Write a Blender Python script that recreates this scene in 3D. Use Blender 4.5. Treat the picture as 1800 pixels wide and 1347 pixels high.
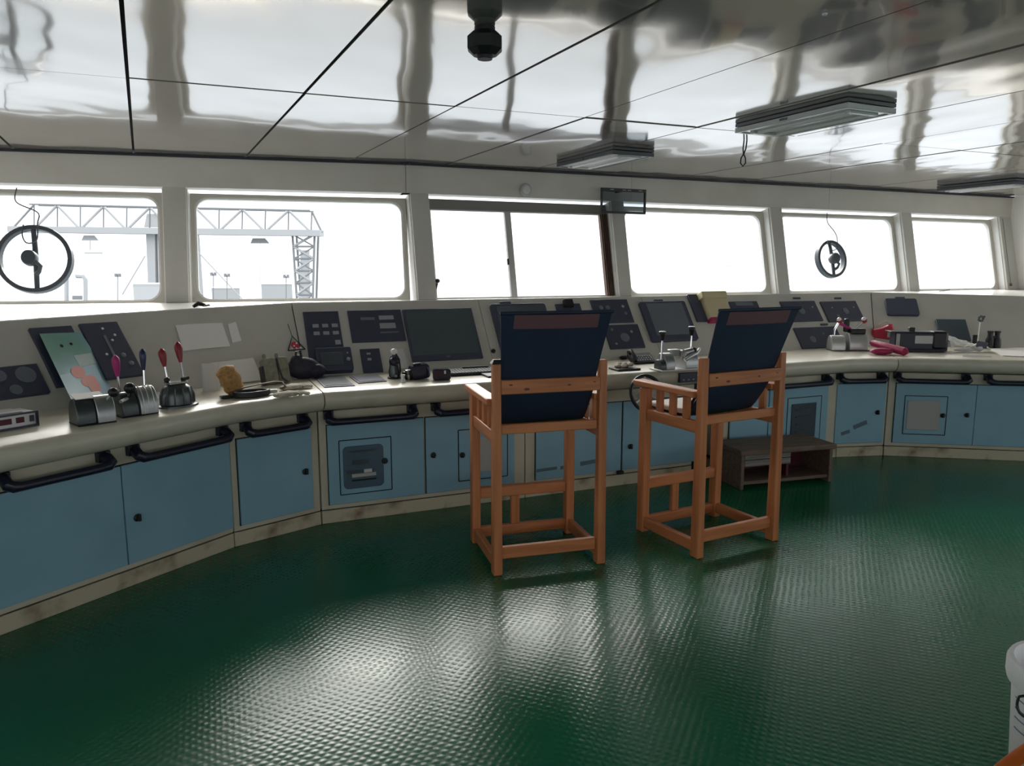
import bpy, bmesh, math, random
from mathutils import Vector, Matrix
random.seed(7)
for o in list(bpy.data.objects): bpy.data.objects.remove(o)
SC = bpy.context.scene
COL = SC.collection
PI = math.pi

# ------------------------------------------------------------------ camera
F, CX, CY, CAMH, HOR = 1315.0, 900.0, 673.5, 1.6, 470.0
PITCH = math.atan((CY - HOR) / F)
FW = Vector((0, math.cos(PITCH), -math.sin(PITCH)))
UP = Vector((0, math.sin(PITCH), math.cos(PITCH)))
RT = Vector((1, 0, 0))
CAM = Vector((0, 0, CAMH))
cd = bpy.data.cameras.new('camera'); co = bpy.data.objects.new('camera', cd); COL.objects.link(co)
co.location = CAM; co.rotation_euler = (PI / 2 - PITCH, 0, 0)
cd.sensor_fit = 'HORIZONTAL'; cd.sensor_width = 36.0; cd.lens = 36.0 * F / 1800.0
cd.clip_start = 0.05; cd.clip_end = 2000
SC.camera = co

# ------------------------------------------------------------------ world: hazy overcast sky
SKY_HORIZON, SKY_ZENITH = 1.5, 3.6
w = bpy.data.worlds.new('overcast_sky'); SC.world = w; w.use_nodes = True
nt = w.node_tree; nt.nodes.clear()
geo = nt.nodes.new('ShaderNodeNewGeometry'); sep = nt.nodes.new('ShaderNodeSeparateXYZ')
ramp = nt.nodes.new('ShaderNodeValToRGB'); bg = nt.nodes.new('ShaderNodeBackground'); wo = nt.nodes.new('ShaderNodeOutputWorld')
mp = nt.nodes.new('ShaderNodeMapRange'); mp.inputs['From Min'].default_value = -1; mp.inputs['From Max'].default_value = 1
neg = nt.nodes.new('ShaderNodeMath'); neg.operation = 'MULTIPLY'; neg.inputs[1].default_value = -1
nt.links.new(geo.outputs['Incoming'], sep.inputs[0]); nt.links.new(sep.outputs['Z'], neg.inputs[0])
nt.links.new(neg.outputs[0], mp.inputs['Value']); nt.links.new(mp.outputs[0], ramp.inputs['Fac'])
nt.links.new(ramp.outputs[0], bg.inputs['Color']); nt.links.new(bg.outputs[0], wo.inputs['Surface'])
bg.inputs['Strength'].default_value = SKY_ZENITH
h = SKY_HORIZON / SKY_ZENITH
cr = ramp.color_ramp
def stop(p, c):
    e = cr.elements.new(p); e.color = (*c, 1); return e
cr.elements[0].position = 0.0; cr.elements[0].color = (0.10, 0.115, 0.125, 1)
cr.elements[1].position = 1.0; cr.elements[1].color = (1, 1, 1, 1)
stop(0.40, (h * .60, h * .64, h * .68)); stop(0.49, (h * .84, h * .87, h * .92)); stop(0.53, (h * 1.0, h * 1.01, h * 1.03))
stop(0.60, (h * 1.12, h * 1.12, h * 1.12))

# hazy sun over the bow: a broad soft disc behind the overcast
sd = bpy.data.lights.new('hazy_sun', 'SUN'); sd.energy = 5.5; sd.angle = math.radians(48); sd.color = (1, .95, .88)
so = bpy.data.objects.new('hazy_sun', sd); COL.objects.link(so)
so.rotation_euler = Vector((.30, -.95, -math.tan(math.radians(30)))).to_track_quat('-Z', 'Y').to_euler()

vs = SC.view_settings
vs.view_transform = 'Standard'; vs.look = 'None'; vs.gamma = 1.0; vs.use_curve_mapping = False
vs.exposure = .48
SC.cycles.diffuse_bounces = 8

# ------------------------------------------------------------------ pixel helpers (photo 1800x1347)
def ray(x, y): return FW * F + RT * (x - CX) - UP * (y - CY)
def atz(x, y, z):
    d = ray(x, y); return CAM + d * ((z - CAMH) / d.z)
def onplane(x, y, o, n):
    d = ray(x, y); return CAM + d * ((Vector(o) - CAM).dot(n) / d.dot(n))
def atY(x, y, Y):
    d = ray(x, y); return CAM + d * (Y / d.y)

# ------------------------------------------------------------------ materials
MATS = {}
def mat(name, col, rough=.5, metal=0., spec=.5, noise=None, bump=None, coat=0., trans=0., alpha=1., emit=None, detail=3, coord='Object'):
    m = bpy.data.materials.new(name); m.use_nodes = True
    nt = m.node_tree; b = nt.nodes['Principled BSDF']
    b.inputs['Base Color'].default_value = (*col, 1); b.inputs['Roughness'].default_value = rough
    b.inputs['Metallic'].default_value = metal; b.inputs['Specular IOR Level'].default_value = spec
    b.inputs['Coat Weight'].default_value = coat
    if trans: b.inputs['Transmission Weight'].default_value = trans
    if emit: b.inputs['Emission Color'].default_value = (*emit[0], 1); b.inputs['Emission Strength'].default_value = emit[1]
    tc = None
    def coords(sc):
        nonlocal tc
        if tc is None: tc = nt.nodes.new('ShaderNodeTexCoord')
        mpn = nt.nodes.new('ShaderNodeMapping')
        s = sc if isinstance(sc, (tuple, list)) else (sc, sc, sc)
        mpn.inputs['Scale'].default_value = s
        nt.links.new(tc.outputs[coord], mpn.inputs['Vector']); return mpn.outputs[0]
    if noise:                                   # (scale, other colour, lo, hi)
        sc, c2, lo, hi = noise
        n = nt.nodes.new('ShaderNodeTexNoise'); n.inputs['Scale'].default_value = 1; n.inputs['Detail'].default_value = detail
        nt.links.new(coords(sc), n.inputs['Vector'])
        r = nt.nodes.new('ShaderNodeMapRange'); r.inputs['From Min'].default_value = lo; r.inputs['From Max'].default_value = hi
        nt.links.new(n.outputs['Fac'], r.inputs['Value'])
        mx = nt.nodes.new('ShaderNodeMix'); mx.data_type = 'RGBA'
        mx.inputs['A'].default_value = (*col, 1); mx.inputs['B'].default_value = (*c2, 1)
        nt.links.new(r.outputs[0], mx.inputs['Factor']); nt.links.new(mx.outputs['Result'], b.inputs['Base Color'])
    if bump:                                    # (scale, strength, distance)
        sc, st, di = bump
        n = nt.nodes.new('ShaderNodeTexNoise'); n.inputs['Scale'].default_value = 1; n.inputs['Detail'].default_value = 2
        nt.links.new(coords(sc), n.inputs['Vector'])
        bn = nt.nodes.new('ShaderNodeBump'); bn.inputs['Strength'].default_value = st; bn.inputs['Distance'].default_value = di
        nt.links.new(n.outputs['Fac'], bn.inputs['Height']); nt.links.new(bn.outputs[0], b.inputs['Normal'])
    MATS[name] = m
    return m

mat('wall_paint', (.60, .585, .54), .45, noise=(3, (.54, .52, .47), .45, .75))
mat('white_paint', (.80, .79, .76), .4)
mat('sill_white', (.82, .81, .78), .22)
mat('cream', (.60, .555, .45), .34, noise=(4, (.50, .455, .35), .5, .8))
mat('cream_top', (.66, .62, .52), .26, noise=(5, (.56, .52, .42), .52, .8))
mat('board_grey', (.56, .54, .49), .42, noise=(3, (.50, .48, .43), .45, .75))
mat('kick', (.55, .49, .36), .5, noise=(7, (.20, .13, .08), .5, .78), detail=6)
mat('door_blue', (.26, .46, .58), .42, noise=(4, (.23, .42, .54), .4, .7))
mat('black', (.010, .010, .012), .4)
mat('gap', (.006, .006, .008), .8)
mat('navy_rail', (.012, .014, .035), .35)
mat('instrument', (.045, .053, .088), .38)  # bluish lift of the window glare put into instrument, bezel and screen colours
mat('bezel', (.050, .060, .098), .45)
mat('screen', (.075, .095, .115), .18)
mat('screen_teal', (.075, .105, .118), .2)
mat('button', (.32, .33, .36), .5)
mat('dial', (.14, .16, .19), .35)
mat('lamp_dot', (.75, .78, .8), .3)
mat('device_dark', (.020, .026, .044), .4)
mat('rubber', (.014, .014, .017), .55)
mat('gunmetal', (.10, .115, .12), .32, .75, bump=(30, .2, .003))
mat('alu', (.46, .47, .48), .32, .85, bump=((60, 8, 8), .25, .003))
mat('silver', (.60, .60, .60), .35, .5)
mat('chrome', (.7, .7, .72), .15, 1.)
mat('pink', (.48, .03, .20), .4)
mat('lever_red', (.30, .025, .035), .35)
mat('lever_navy', (.015, .025, .085), .3)
mat('white_plastic', (.78, .78, .77), .35)
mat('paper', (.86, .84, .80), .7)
mat('paper_grey', (.62, .62, .62), .6)
mat('poster', (.16, .36, .29), .4, noise=((2.2, 2.2, 3.4), (.28, .45, .56), .40, .60))
mat('poster_pink', (.70, .22, .17), .5)
mat('poster_blue', (.24, .42, .52), .4, noise=(9, (.20, .40, .44), .4, .7))
mat('poster_pale', (.42, .52, .50), .5)
mat('tan', (.50, .29, .10), .8, noise=(60, (.34, .18, .06), .4, .7), bump=(80, .5, .004))
mat('glove_cloth', (.60, .55, .47), .9, noise=(35, (.40, .36, .30), .45, .7), bump=(120, .5, .003))
mat('pouch', (.26, .25, .19), .8, noise=(30, (.16, .15, .11), .4, .7), bump=(60, .4, .004))
mat('dark_bag', (.022, .022, .040), .6, bump=(20, .6, .01))
mat('tag_red', (.60, .03, .06), .5)
mat('navy_canvas', (.013, .026, .062), .62, bump=(220, .25, .002))
mat('lit_hem', (.17, .080, .095), .7)  # maroon stands for light showing through the canvas top
mat('cushion', (.80, .76, .70), .6)
mat('clear', (.75, .78, .78), .15, alpha=1)
mat('cup_navy', (.010, .013, .035), .18)
mat('cardboard', (.62, .54, .34), .7, noise=((3, 3, 20), (.50, .44, .24), .45, .65))
mat('red_bag', (.55, .025, .07), .38, bump=(18, .5, .01))
mat('magenta_roll', (.36, .018, .085), .45, bump=(25, .4, .006))
mat('bench_wood', (.17, .115, .085), .6, noise=((6, 40, 40), (.11, .075, .055), .4, .65))
mat('bench_maroon', (.09, .012, .025), .5)
mat('bench_pale', (.25, .235, .22), .6, noise=((4, 60, 60), (.16, .15, .14), .4, .7))
mat('tape', (.10, .16, .20), .6)
mat('hatch_grey', (.42, .42, .41), .5)
mat('hatch_dark', (.03, .05, .07), .4)
mat('smoke_glass', (.05, .10, .15), .12)
mat('bucket', (.88, .89, .91), .35)
mat('bucket_print', (.25, .28, .40), .5)
mat('orange', (.62, .13, .02), .5)
mat('ring_black', (.075, .085, .10), .35)  # black lightened to grey for the window glare on the rings
mat('curtain_brown', (.11, .065, .05), .8)
mat('blind_grey', (.22, .205, .20), .6)
mat('window_frame', (.56, .53, .48), .4)
mat('alu_frame', (.46, .45, .44), .4)
mat('crane_pale', (.30, .31, .32), .7)
mat('crane_grey', (.16, .17, .18), .7)
mat('ship_haze_grey', (.50, .51, .52), .8)
mat('building', (.34, .35, .36), .8)
mat('fixture_dark', (.10, .105, .11), .35, .3)
mat('fixture_pale', (.62, .64, .62), .25)
mat('diffuser', (.72, .74, .73), .12)
mat('speaker', (.012, .012, .013), .5)
mat('trim_dark', (.015, .018, .03), .5)
mat('backing', (.02, .02, .02), .8)
mat('back_room', (.72, .71, .68), .5)

# wood with grain along local length
def wood(name, c1, c2, scale, rough):
    m = mat(name, c1, rough, noise=(scale, c2, .38, .66), detail=5)
    return m
wood('pine_v', (.62, .235, .095), (.46, .155, .058), (30, 30, 2.2), .42)
wood('pine_x', (.62, .235, .095), (.46, .155, .058), (2.2, 30, 30), .42)
wood('pine_y', (.62, .235, .095), (.46, .155, .058), (30, 2.2, 30), .42)
mat('knot', (.16, .045, .02), .5)

# floor: glossy green studded mat
m = bpy.data.materials.new('floor_green'); m.use_nodes = True; nt = m.node_tree; b = nt.nodes['Principled BSDF']; MATS['floor_green'] = m
tc = nt.nodes.new('ShaderNodeTexCoord'); mpn = nt.nodes.new('ShaderNodeMapping'); mpn.inputs['Rotation'].default_value = (0, 0, math.radians(23))
nt.links.new(tc.outputs['Object'], mpn.inputs[0])
n1 = nt.nodes.new('ShaderNodeTexNoise'); n1.inputs['Scale'].default_value = .9; n1.inputs['Detail'].default_value = 4
nt.links.new(mpn.outputs[0], n1.inputs['Vector'])
mx = nt.nodes.new('ShaderNodeMix'); mx.data_type = 'RGBA'; mx.inputs['A'].default_value = (.004, .130, .064, 1); mx.inputs['B'].default_value = (.007, .105, .044, 1)
r1 = nt.nodes.new('ShaderNodeMapRange'); r1.inputs['From Min'].default_value = .4; r1.inputs['From Max'].default_value = .65
nt.links.new(n1.outputs['Fac'], r1.inputs['Value']); nt.links.new(r1.outputs[0], mx.inputs['Factor']); nt.links.new(mx.outputs['Result'], b.inputs['Base Color'])
r2 = nt.nodes.new('ShaderNodeMapRange'); r2.inputs['From Min'].default_value = .3; r2.inputs['From Max'].default_value = .7; r2.inputs['To Min'].default_value = .20; r2.inputs['To Max'].default_value = .27
n2 = nt.nodes.new('ShaderNodeTexNoise'); n2.inputs['Scale'].default_value = 2.3; n2.inputs['Detail'].default_value = 3
nt.links.new(mpn.outputs[0], n2.inputs['Vector']); nt.links.new(n2.outputs['Fac'], r2.inputs['Value']); nt.links.new(r2.outputs[0], b.inputs['Roughness'])
b.inputs['Specular IOR Level'].default_value = .4
def wave(ax):
    wv = nt.nodes.new('ShaderNodeTexWave'); wv.wave_type = 'BANDS'; wv.bands_direction = ax; wv.inputs['Scale'].default_value = 11; wv.inputs['Distortion'].default_value = 1.6
    wv.inputs['Detail'].default_value = 1
    nt.links.new(mpn.outputs[0], wv.inputs['Vector']); return wv
wx, wy = wave('X'), wave('Y')
mm = nt.nodes.new('ShaderNodeMath'); mm.operation = 'MULTIPLY'; nt.links.new(wx.outputs['Fac'], mm.inputs[0]); nt.links.new(wy.outputs['Fac'], mm.inputs[1])
n3 = nt.nodes.new('ShaderNodeTexNoise'); n3.inputs['Scale'].default_value = 60; n3.inputs['Detail'].default_value = 3; nt.links.new(mpn.outputs[0], n3.inputs['Vector'])
ad = nt.nodes.new('ShaderNodeMath'); ad.operation = 'MULTIPLY_ADD'; ad.inputs[1].default_value = .45
nt.links.new(n3.outputs['Fac'], ad.inputs[0]); nt.links.new(mm.outputs[0], ad.inputs[2])
bn = nt.nodes.new('ShaderNodeBump'); bn.inputs['Strength'].default_value = .09; bn.inputs['Distance'].default_value = .010
nt.links.new(ad.outputs[0], bn.inputs['Height']); nt.links.new(bn.outputs[0], b.inputs['Normal'])

# ceiling: glossy, slightly buckled sheet
m = bpy.data.materials.new('ceiling_gloss'); m.use_nodes = True; nt = m.node_tree; b = nt.nodes['Principled BSDF']; MATS['ceiling_gloss'] = m
b.inputs['Base Color'].default_value = (.60, .555, .515, 1); b.inputs['Metallic'].default_value = .62; b.inputs['Roughness'].default_value = .10; b.inputs['IOR'].default_value = 1.6
b.inputs['Coat Weight'].default_value = .3; b.inputs['Coat Roughness'].default_value = .03
tc = nt.nodes.new('ShaderNodeTexCoord'); mpn = nt.nodes.new('ShaderNodeMapping'); mpn.inputs['Rotation'].default_value = (0, 0, math.radians(-26)); mpn.inputs['Scale'].default_value = (1.5, .8, 1)
nt.links.new(tc.outputs['Object'], mpn.inputs[0])
n1 = nt.nodes.new('ShaderNodeTexNoise'); n1.inputs['Scale'].default_value = 1.6; n1.inputs['Detail'].default_value = 1.2; nt.links.new(mpn.outputs[0], n1.inputs['Vector'])
bn = nt.nodes.new('ShaderNodeBump'); bn.inputs['Strength'].default_value = .55; bn.inputs['Distance'].default_value = .022
nt.links.new(n1.outputs['Fac'], bn.inputs['Height']); nt.links.new(bn.outputs[0], b.inputs['Normal']); nt.links.new(bn.outputs[0], b.inputs['Coat Normal'])

# window glass: clear sheet with fresnel reflection
def glassmat(name, tint, refl=1.0):
    m = bpy.data.materials.new(name); m.use_nodes = True; nt = m.node_tree; nt.nodes.clear()
    out = nt.nodes.new('ShaderNodeOutputMaterial'); mix = nt.nodes.new('ShaderNodeMixShader'); tr = nt.nodes.new('ShaderNodeBsdfTransparent'); gl = nt.nodes.new('ShaderNodeBsdfGlossy')
    fr = nt.nodes.new('ShaderNodeFresnel'); fr.inputs['IOR'].default_value = 1.3
    tr.inputs[0].default_value = (*tint, 1); gl.inputs['Roughness'].default_value = .02
    ge = nt.nodes.new('ShaderNodeNewGeometry'); inv = nt.nodes.new('ShaderNodeMath'); inv.operation = 'SUBTRACT'; inv.inputs[0].default_value = 1
    ml = nt.nodes.new('ShaderNodeMath'); ml.operation = 'MULTIPLY'; nt.links.new(ge.outputs['Backfacing'], inv.inputs[1]); nt.links.new(inv.outputs[0], ml.inputs[0]); nt.links.new(fr.outputs[0], ml.inputs[1])
    nt.links.new(ml.outputs[0], mix.inputs[0]); nt.links.new(tr.outputs[0], mix.inputs[1]); nt.links.new(gl.outputs[0], mix.inputs[2]); nt.links.new(mix.outputs[0], out.inputs[0])
    MATS[name] = m
glassmat('glass', (.97, .98, .98)); glassmat('glass_smoke', (.62, .66, .68)); glassmat('glass_clear', (.82, .85, .84))

# ------------------------------------------------------------------ mesh helpers
XF = {}                                           # world matrix of each thing
class MB:
    def __init__(s): s.v = []; s.f = []
    def add(s, vs, fs):
        n = len(s.v); s.v += [Vector(p) for p in vs]; s.f += [tuple(i + n for i in f) for f in fs]; return s
    def box(s, c, sz, M=None):
        x, y, z = c; a, b_, c_ = sz[0] / 2, sz[1] / 2, sz[2] / 2
        p = [Vector((x + i * a, y + j * b_, z + k * c_)) for k in (-1, 1) for j in (-1, 1) for i in (-1, 1)]
        if M: p = [M @ q for q in p]
        return s.add(p, [(0, 2, 3, 1), (4, 5, 7, 6), (0, 1, 5, 4), (2, 6, 7, 3), (0, 4, 6, 2), (1, 3, 7, 5)])
    def prism(s, lo, hi):
        n = len(lo)
        return s.add(list(lo) + list(hi), [tuple(range(n - 1, -1, -1)), tuple(range(n, 2 * n))] + [(i, (i + 1) % n, n + (i + 1) % n, n + i) for i in range(n)])
    def sweep(s, rings, closed=True):             # rings: list of equally long closed loops
        n = len(rings[0]); fs = []
        for k in range(len(rings) - 1):
            for i in range(n): fs.append((k * n + i, k * n + (i + 1) % n, (k + 1) * n + (i + 1) % n, (k + 1) * n + i))
        m_ = (len(rings) - 1) * n
        fs += [tuple(range(n - 1, -1, -1)), tuple(range(m_, m_ + n))]
        return s.add([p for r in rings for p in r], fs)
    def tube(s, path, r, n=10, M=None, flat=1.0, flatdir=None):
        path = [Vector(p) for p in path]
        if M: path = [M @ p for p in path]
        rs = r if isinstance(r, (list, tuple)) else [r] * len(path)
        rings = []; prev = None
        for i, p in enumerate(path):
            t = (path[min(i + 1, len(path) - 1)] - path[max(i - 1, 0)]).normalized()
            if prev is None:
                a = Vector((0, 0, 1)) if abs(t.z) < .9 else Vector((1, 0, 0))
            else: a = prev
            u = (a - t * a.dot(t)).normalized(); prev = u; v = t.cross(u)
            rings.append([p + (u * math.cos(k * 2 * PI / n) * flat + v * math.sin(k * 2 * PI / n)) * rs[i] for k in range(n)])
        return s.sweep(rings)
    def lathe(s, prof, M=None, n=20, sx=1, sy=1):
        rings = [[Vector((r * math.cos(k * 2 * PI / n) * sx, r * math.sin(k * 2 * PI / n) * sy, z)) for k in range(n)] for r, z in prof]
        if M: rings = [[M @ p for p in q] for q in rings]
        return s.sweep(rings)
    def ball(s, c, r, M=None, n=14, m_=8):
        r = r if isinstance(r, (tuple, list)) else (r, r, r)
        T = Matrix.Translation(Vector(c)) @ Matrix.Diagonal((*r, 1))
        if M: T = M @ T
        return s.lathe([(max(math.sin(PI * i / m_), .02), -math.cos(PI * i / m_)) for i in range(m_ + 1)], T, n)
    def build(s, name, material, parent=None, bev=0, smooth=True, sub=0, label=None, kind=None):
        me = bpy.data.meshes.new(name); M = None
        if parent is not None: M = XF[parent.name].inverted(); X = XF[parent.name]
        else: X = Matrix.Identity(4)
        me.from_pydata([M @ v for v in s.v] if M else s.v, [], s.f)
        bm = bmesh.new(); bm.from_mesh(me); bmesh.ops.recalc_face_normals(bm, faces=bm.faces); bm.to_mesh(me); bm.free()
        me.materials.append(MATS[material])
        if smooth:
            me.polygons.foreach_set('use_smooth', [True] * len(me.polygons)); me.set_sharp_from_angle(angle=math.radians(35))
        o = bpy.data.objects.new(name, me); COL.objects.link(o); XF[o.name] = X
        if parent is not None: o.parent = parent
        if bev:
            bv = o.modifiers.new('bevel', 'BEVEL'); bv.width = bev; bv.segments = 2; bv.limit_method = 'ANGLE'
        if sub:
            sb = o.modifiers.new('subsurf', 'SUBSURF'); sb.levels = sub; sb.render_levels = sub
        if label: o['label'] = label
        if kind: o['kind'] = kind
        return o
def RZ(a, loc=(0, 0, 0)): return Matrix.Translation(Vector(loc)) @ Matrix.Rotation(a, 4, 'Z')
def basis(o, x, y, z):
    M = Matrix.Identity(4)
    for i, v in enumerate((x, y, z)):
        for j in range(3): M[j][i] = v[j]
    for j in range(3): M[j][3] = o[j]
    return M
def thing(name, label, cat, M, group=None):
    o = bpy.data.objects.new(name, None); COL.objects.link(o); o.empty_display_size = .05
    o.matrix_world = M; XF[o.name] = M.copy(); tag(o, label, cat, group); return o
def tag(o, label, cat=None, group=None):
    o['label'] = label
    if cat: o['category'] = cat
    if group: o['group'] = group
    return o
def struct(name, M=None, label=None):
    o = bpy.data.objects.new(name, None); COL.objects.link(o); o.empty_display_size = .05
    if M: o.matrix_world = M
    XF[o.name] = M.copy() if M else Matrix.Identity(4); o['kind'] = 'structure'
    if label: o['label'] = label
    return o
def st(o, label=None):
    o['kind'] = 'structure'
    if label: o['label'] = label
    return o

# ------------------------------------------------------------------ room plan
CEIL, HEAD, SILL = 2.4, 2.17, 1.352
WB = Vector((-.79, 5.96))                                   # where the front wall bends
WR = Vector((5.70, 8.74)); WL = Vector((-3.47, 5.25))
DR = (WR - WB).normalized(); DL = (WB - WL).normalized()
WLE = WB - DL * 6.2                                          # left end of the front wall
LEAN = .18
REVEAL = .15
DSIDE = Vector((.39, -.92)).normalized()
RW_END = WR + DSIDE * 11.5
LW_END = WLE + DSIDE * 7.5
def outward(d): return Vector((-d.y, d.x))
def V3(p, z): return Vector((p[0], p[1], z))

# floor and ceiling
rim = [WLE + Vector((-.4, .4)), WB + Vector((0, .5)), WR + Vector((.5, .5)), RW_END + Vector((.5, -.4)), LW_END + Vector((-.4, -.4))]
st(MB().prism([V3(p, -.06) for p in rim], [V3(p, 0) for p in rim]).build('floor', 'floor_green', smooth=False), 'dark green studded vinyl floor with a wet-looking sheen')
ceil = struct('ceiling', None, 'glossy off-white ceiling of large buckled metal panels')
MB().prism([V3(p, CEIL + .03) for p in rim], [V3(p, CEIL + .06) for p in rim]).build('backing_board', 'backing', ceil, smooth=False)
sa = math.radians(116.0); SD = Vector((math.cos(sa), math.sin(sa)))           # along the strips, towards the front wall
ca = math.radians(22.8); CDv = Vector((math.cos(ca), math.sin(ca)))           # along the cross joint
C0 = Vector((-.286, 3.93))                                                     # strip joint and cross joint meet here
pitch_ = .735
def strip_pt(k, off):                                                          # on strip line k, off metres forward of the cross joint
    return C0 + CDv * (k * pitch_ / abs(CDv.x * SD.y - CDv.y * SD.x)) + SD * off
def wall_hit(p):                                                               # distance along SD to the front wall
    best = None
    for a, d, lo, hi in ((WB, DR, 0, 99), (WB, DL, -99, 0)):
        den = SD.x * d.y - SD.y * d.x
        q = a - p; s_ = (q.x * d.y - q.y * d.x) / den; t_ = (q.x * SD.y - q.y * SD.x) / den
        if lo - .001 <= t_ <= hi + .001: best = s_
    return best if best else 2.0
g = .007
for k in range(-6, 11):
    for row in range(3):
        if row == 0: offs = [(g, wall_hit(strip_pt(k, 0)) + .12), (g, wall_hit(strip_pt(k + 1, 0)) + .12)]
        else: offs = [(-2.44 * row + g, -2.44 * (row - 1) - g)] * 2
        P = [strip_pt(k, offs[0][0]), strip_pt(k + 1, offs[1][0]), strip_pt(k + 1, offs[1][1]), strip_pt(k, offs[0][1])]
        e = CDv * g
        P = [P[0] + e, P[1] - e, P[2] - e, P[3] + e]
        dz = random.uniform(-.003, .003)
        MB().prism([V3(p, CEIL + dz) for p in P], [V3(p, CEIL + .018) for p in P]).build('panel', 'ceiling_gloss', ceil, smooth=False)

# front wall: header, leaning pillars, windows
def U(px, z, seg):                                            # plan distance along a wall segment at an image column
    a, d = seg; k = (px - CX) / F; c = (z - CAMH) * math.sin(PITCH); cp = math.cos(PITCH)
    return (k * (a.y * cp - c) - a.x) / (d.x - k * d.y * cp)
SEG_R = (WB, DR); SEG_L = (WB, DL)
VL = math.hypot(LEAN, HEAD - SILL)
def wallframe(seg):
    a, d = seg; n = outward(d)
    u = V3(d, 0); v = Vector((-n.x * LEAN, -n.y * LEAN, -(HEAD - SILL))) / VL; wv = u.cross(v)
    if wv.dot(V3(n, 0)) < 0: wv = -wv
    return basis(V3(a, HEAD), u, v, wv)
wf = struct('wall_front', None, 'pale painted front bulkhead above and between the windows')
uL = -6.2; uR = (WR - WB).length
def slab(seg, u0, u1, z0, z1, w0, w1):
    a, d = seg; n = outward(d)
    p = [a + d * u0 + n * w0, a + d * u1 + n * w0, a + d * u1 + n * w1, a + d * u0 + n * w1]
    return MB().prism([V3(q, z0) for q in p], [V3(q, z1) for q in p])
# header panels, seams where the photo shows them
for seg, cuts in ((SEG_L, [uL, -3.1, -.035]), (SEG_R, [-.03, 2.0, 4.3, uR + .05])):
    for a_, b_ in zip(cuts[:-1], cuts[1:]):
        slab(seg, a_ + .0012, b_ - .0012, HEAD, CEIL - .004, 0, REVEAL + .05).build('header_panel', 'wall_paint', wf, smooth=False)
slab(SEG_L, -.06, .02, HEAD, CEIL - .004, .01, REVEAL).build('corner_post', 'wall_paint', wf, smooth=False)
for seg, a_, b_ in ((SEG_L, uL, .0), (SEG_R, 0, uR)):
    n = outward(seg[1]); off = -n * LEAN
    s2 = (seg[0] + off, seg[1])
    slab(s2, a_, b_, 0, SILL - .03, 0, .1).build('lower_panel', 'wall_paint', wf, smooth=False)
for i, (seg, a_, b_) in enumerate(((SEG_L, uL, -.004), (SEG_R, 0, uR))):
    st(slab(seg, a_, b_, CEIL - .022, CEIL - .006, -.018, 0).build('trim_%d' % (i + 2), 'trim_dark', smooth=False), 'thin dark strip where the front bulkhead meets the ceiling' + (' on the left' if i == 0 else ' on the right'))

def pillar(seg, u0, u1):
    M = wallframe(seg)
    MB().box(((u0 + u1) / 2, VL / 2, REVEAL / 2), (u1 - u0, VL, REVEAL), M).build('pillar', 'wall_paint', wf, bev=.004)
    # bright painted jamb faces
    for u in (u0 - .004, u1 + .004):
        MB().box((u, VL / 2, REVEAL / 2 + .01), (.008, VL - .004, REVEAL - .03), M).build('jamb_lining', 'white_paint', wf, smooth=False)
def rrect(u0, u1, v0, v1, r, n=7):
    pts = []
    for cx_, cy_, a0 in ((u1 - r, v1 - r, 0), (u0 + r, v1 - r, PI / 2), (u0 + r, v0 + r, PI), (u1 - r, v0 + r, 3 * PI / 2)):
        for k in range(n): pts.append((cx_ + r * math.cos(a0 + k * PI / 2 / (n - 1)), cy_ + r * math.sin(a0 + k * PI / 2 / (n - 1))))
    return pts
def ring(M, outer, inner, w0, w1):
    n = len(outer); mb = MB()
    lo = [M @ Vector((*p, w0)) for p in outer] + [M @ Vector((*p, w0)) for p in inner]
    hi = [M @ Vector((*p, w1)) for p in outer] + [M @ Vector((*p, w1)) for p in inner]
    fs = []
    for i in range(n):
        j = (i + 1) % n
        fs += [(i, j, n + j, n + i), (2 * n + i, 3 * n + i, 3 * n + j, 2 * n + j), (i, 2 * n + i, 2 * n + j, j), (n + i, n + j, 3 * n + j, 3 * n + i)]
    return mb.add(lo + hi, fs)
def sqr(u0, u1, v0, v1, n=7):
    pts = []
    for x, y in ((u1, v1), (u0, v1), (u0, v0), (u1, v0)): pts += [(x, y)] * n
    return pts
def sqr2(u0, u1, v0, v1, n=7):                                 # corner points spread a little so the quads stay valid
    pts = []
    e = .06
    seqs = [((u1, v1 - e), (u1, v1), (u1 - e, v1)), ((u0 + e, v1), (u0, v1), (u0, v1 - e)), ((u0, v0 + e), (u0, v0), (u0 + e, v0)), ((u1 - e, v0), (u1, v0), (u1, v0 + e))]
    for a_, b_, c_ in seqs:
        for k in range(n):
            t_ = k / (n - 1)
            if t_ <= .5: q = (a_[0] + (b_[0] - a_[0]) * t_ * 2, a_[1] + (b_[1] - a_[1]) * t_ * 2)
            else: q = (b_[0] + (c_[0] - b_[0]) * (t_ - .5) * 2, b_[1] + (c_[1] - b_[1]) * (t_ - .5) * 2)
            pts.append(q)
    return pts
WIN = {}
def window(num, seg, u0, u1, label, r=.10, plain=False):
    M = wallframe(seg); wd = struct('window_%d' % num, None, label); WIN[num] = (M, u0, u1)
    v0, v1 = .012, VL - .006
    u0 += .012; u1 -= .012
    if not plain:
        ring(M, sqr2(u0, u1, v0, v1), rrect(u0 + .03, u1 - .03, v0 + .028, v1 - .022, r), .095, .14).build('frame', 'window_frame', wd, bev=.004)
        ring(M, rrect(u0 + .03, u1 - .03, v0 + .028, v1 - .022, r), rrect(u0 + .042, u1 - .042, v0 + .040, v1 - .034, r - .012), .10, .13).build('gasket', 'white_paint', wd)
        MB().box(((u0 + u1) / 2, (v0 + v1) / 2, .12), (u1 - u0 - .02, v1 - v0 - .02, .006), M).build('pane', 'glass', wd, smooth=False)
    return wd, M, v0, v1
def lu(px): return U(px, HEAD, SEG_L)
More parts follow.
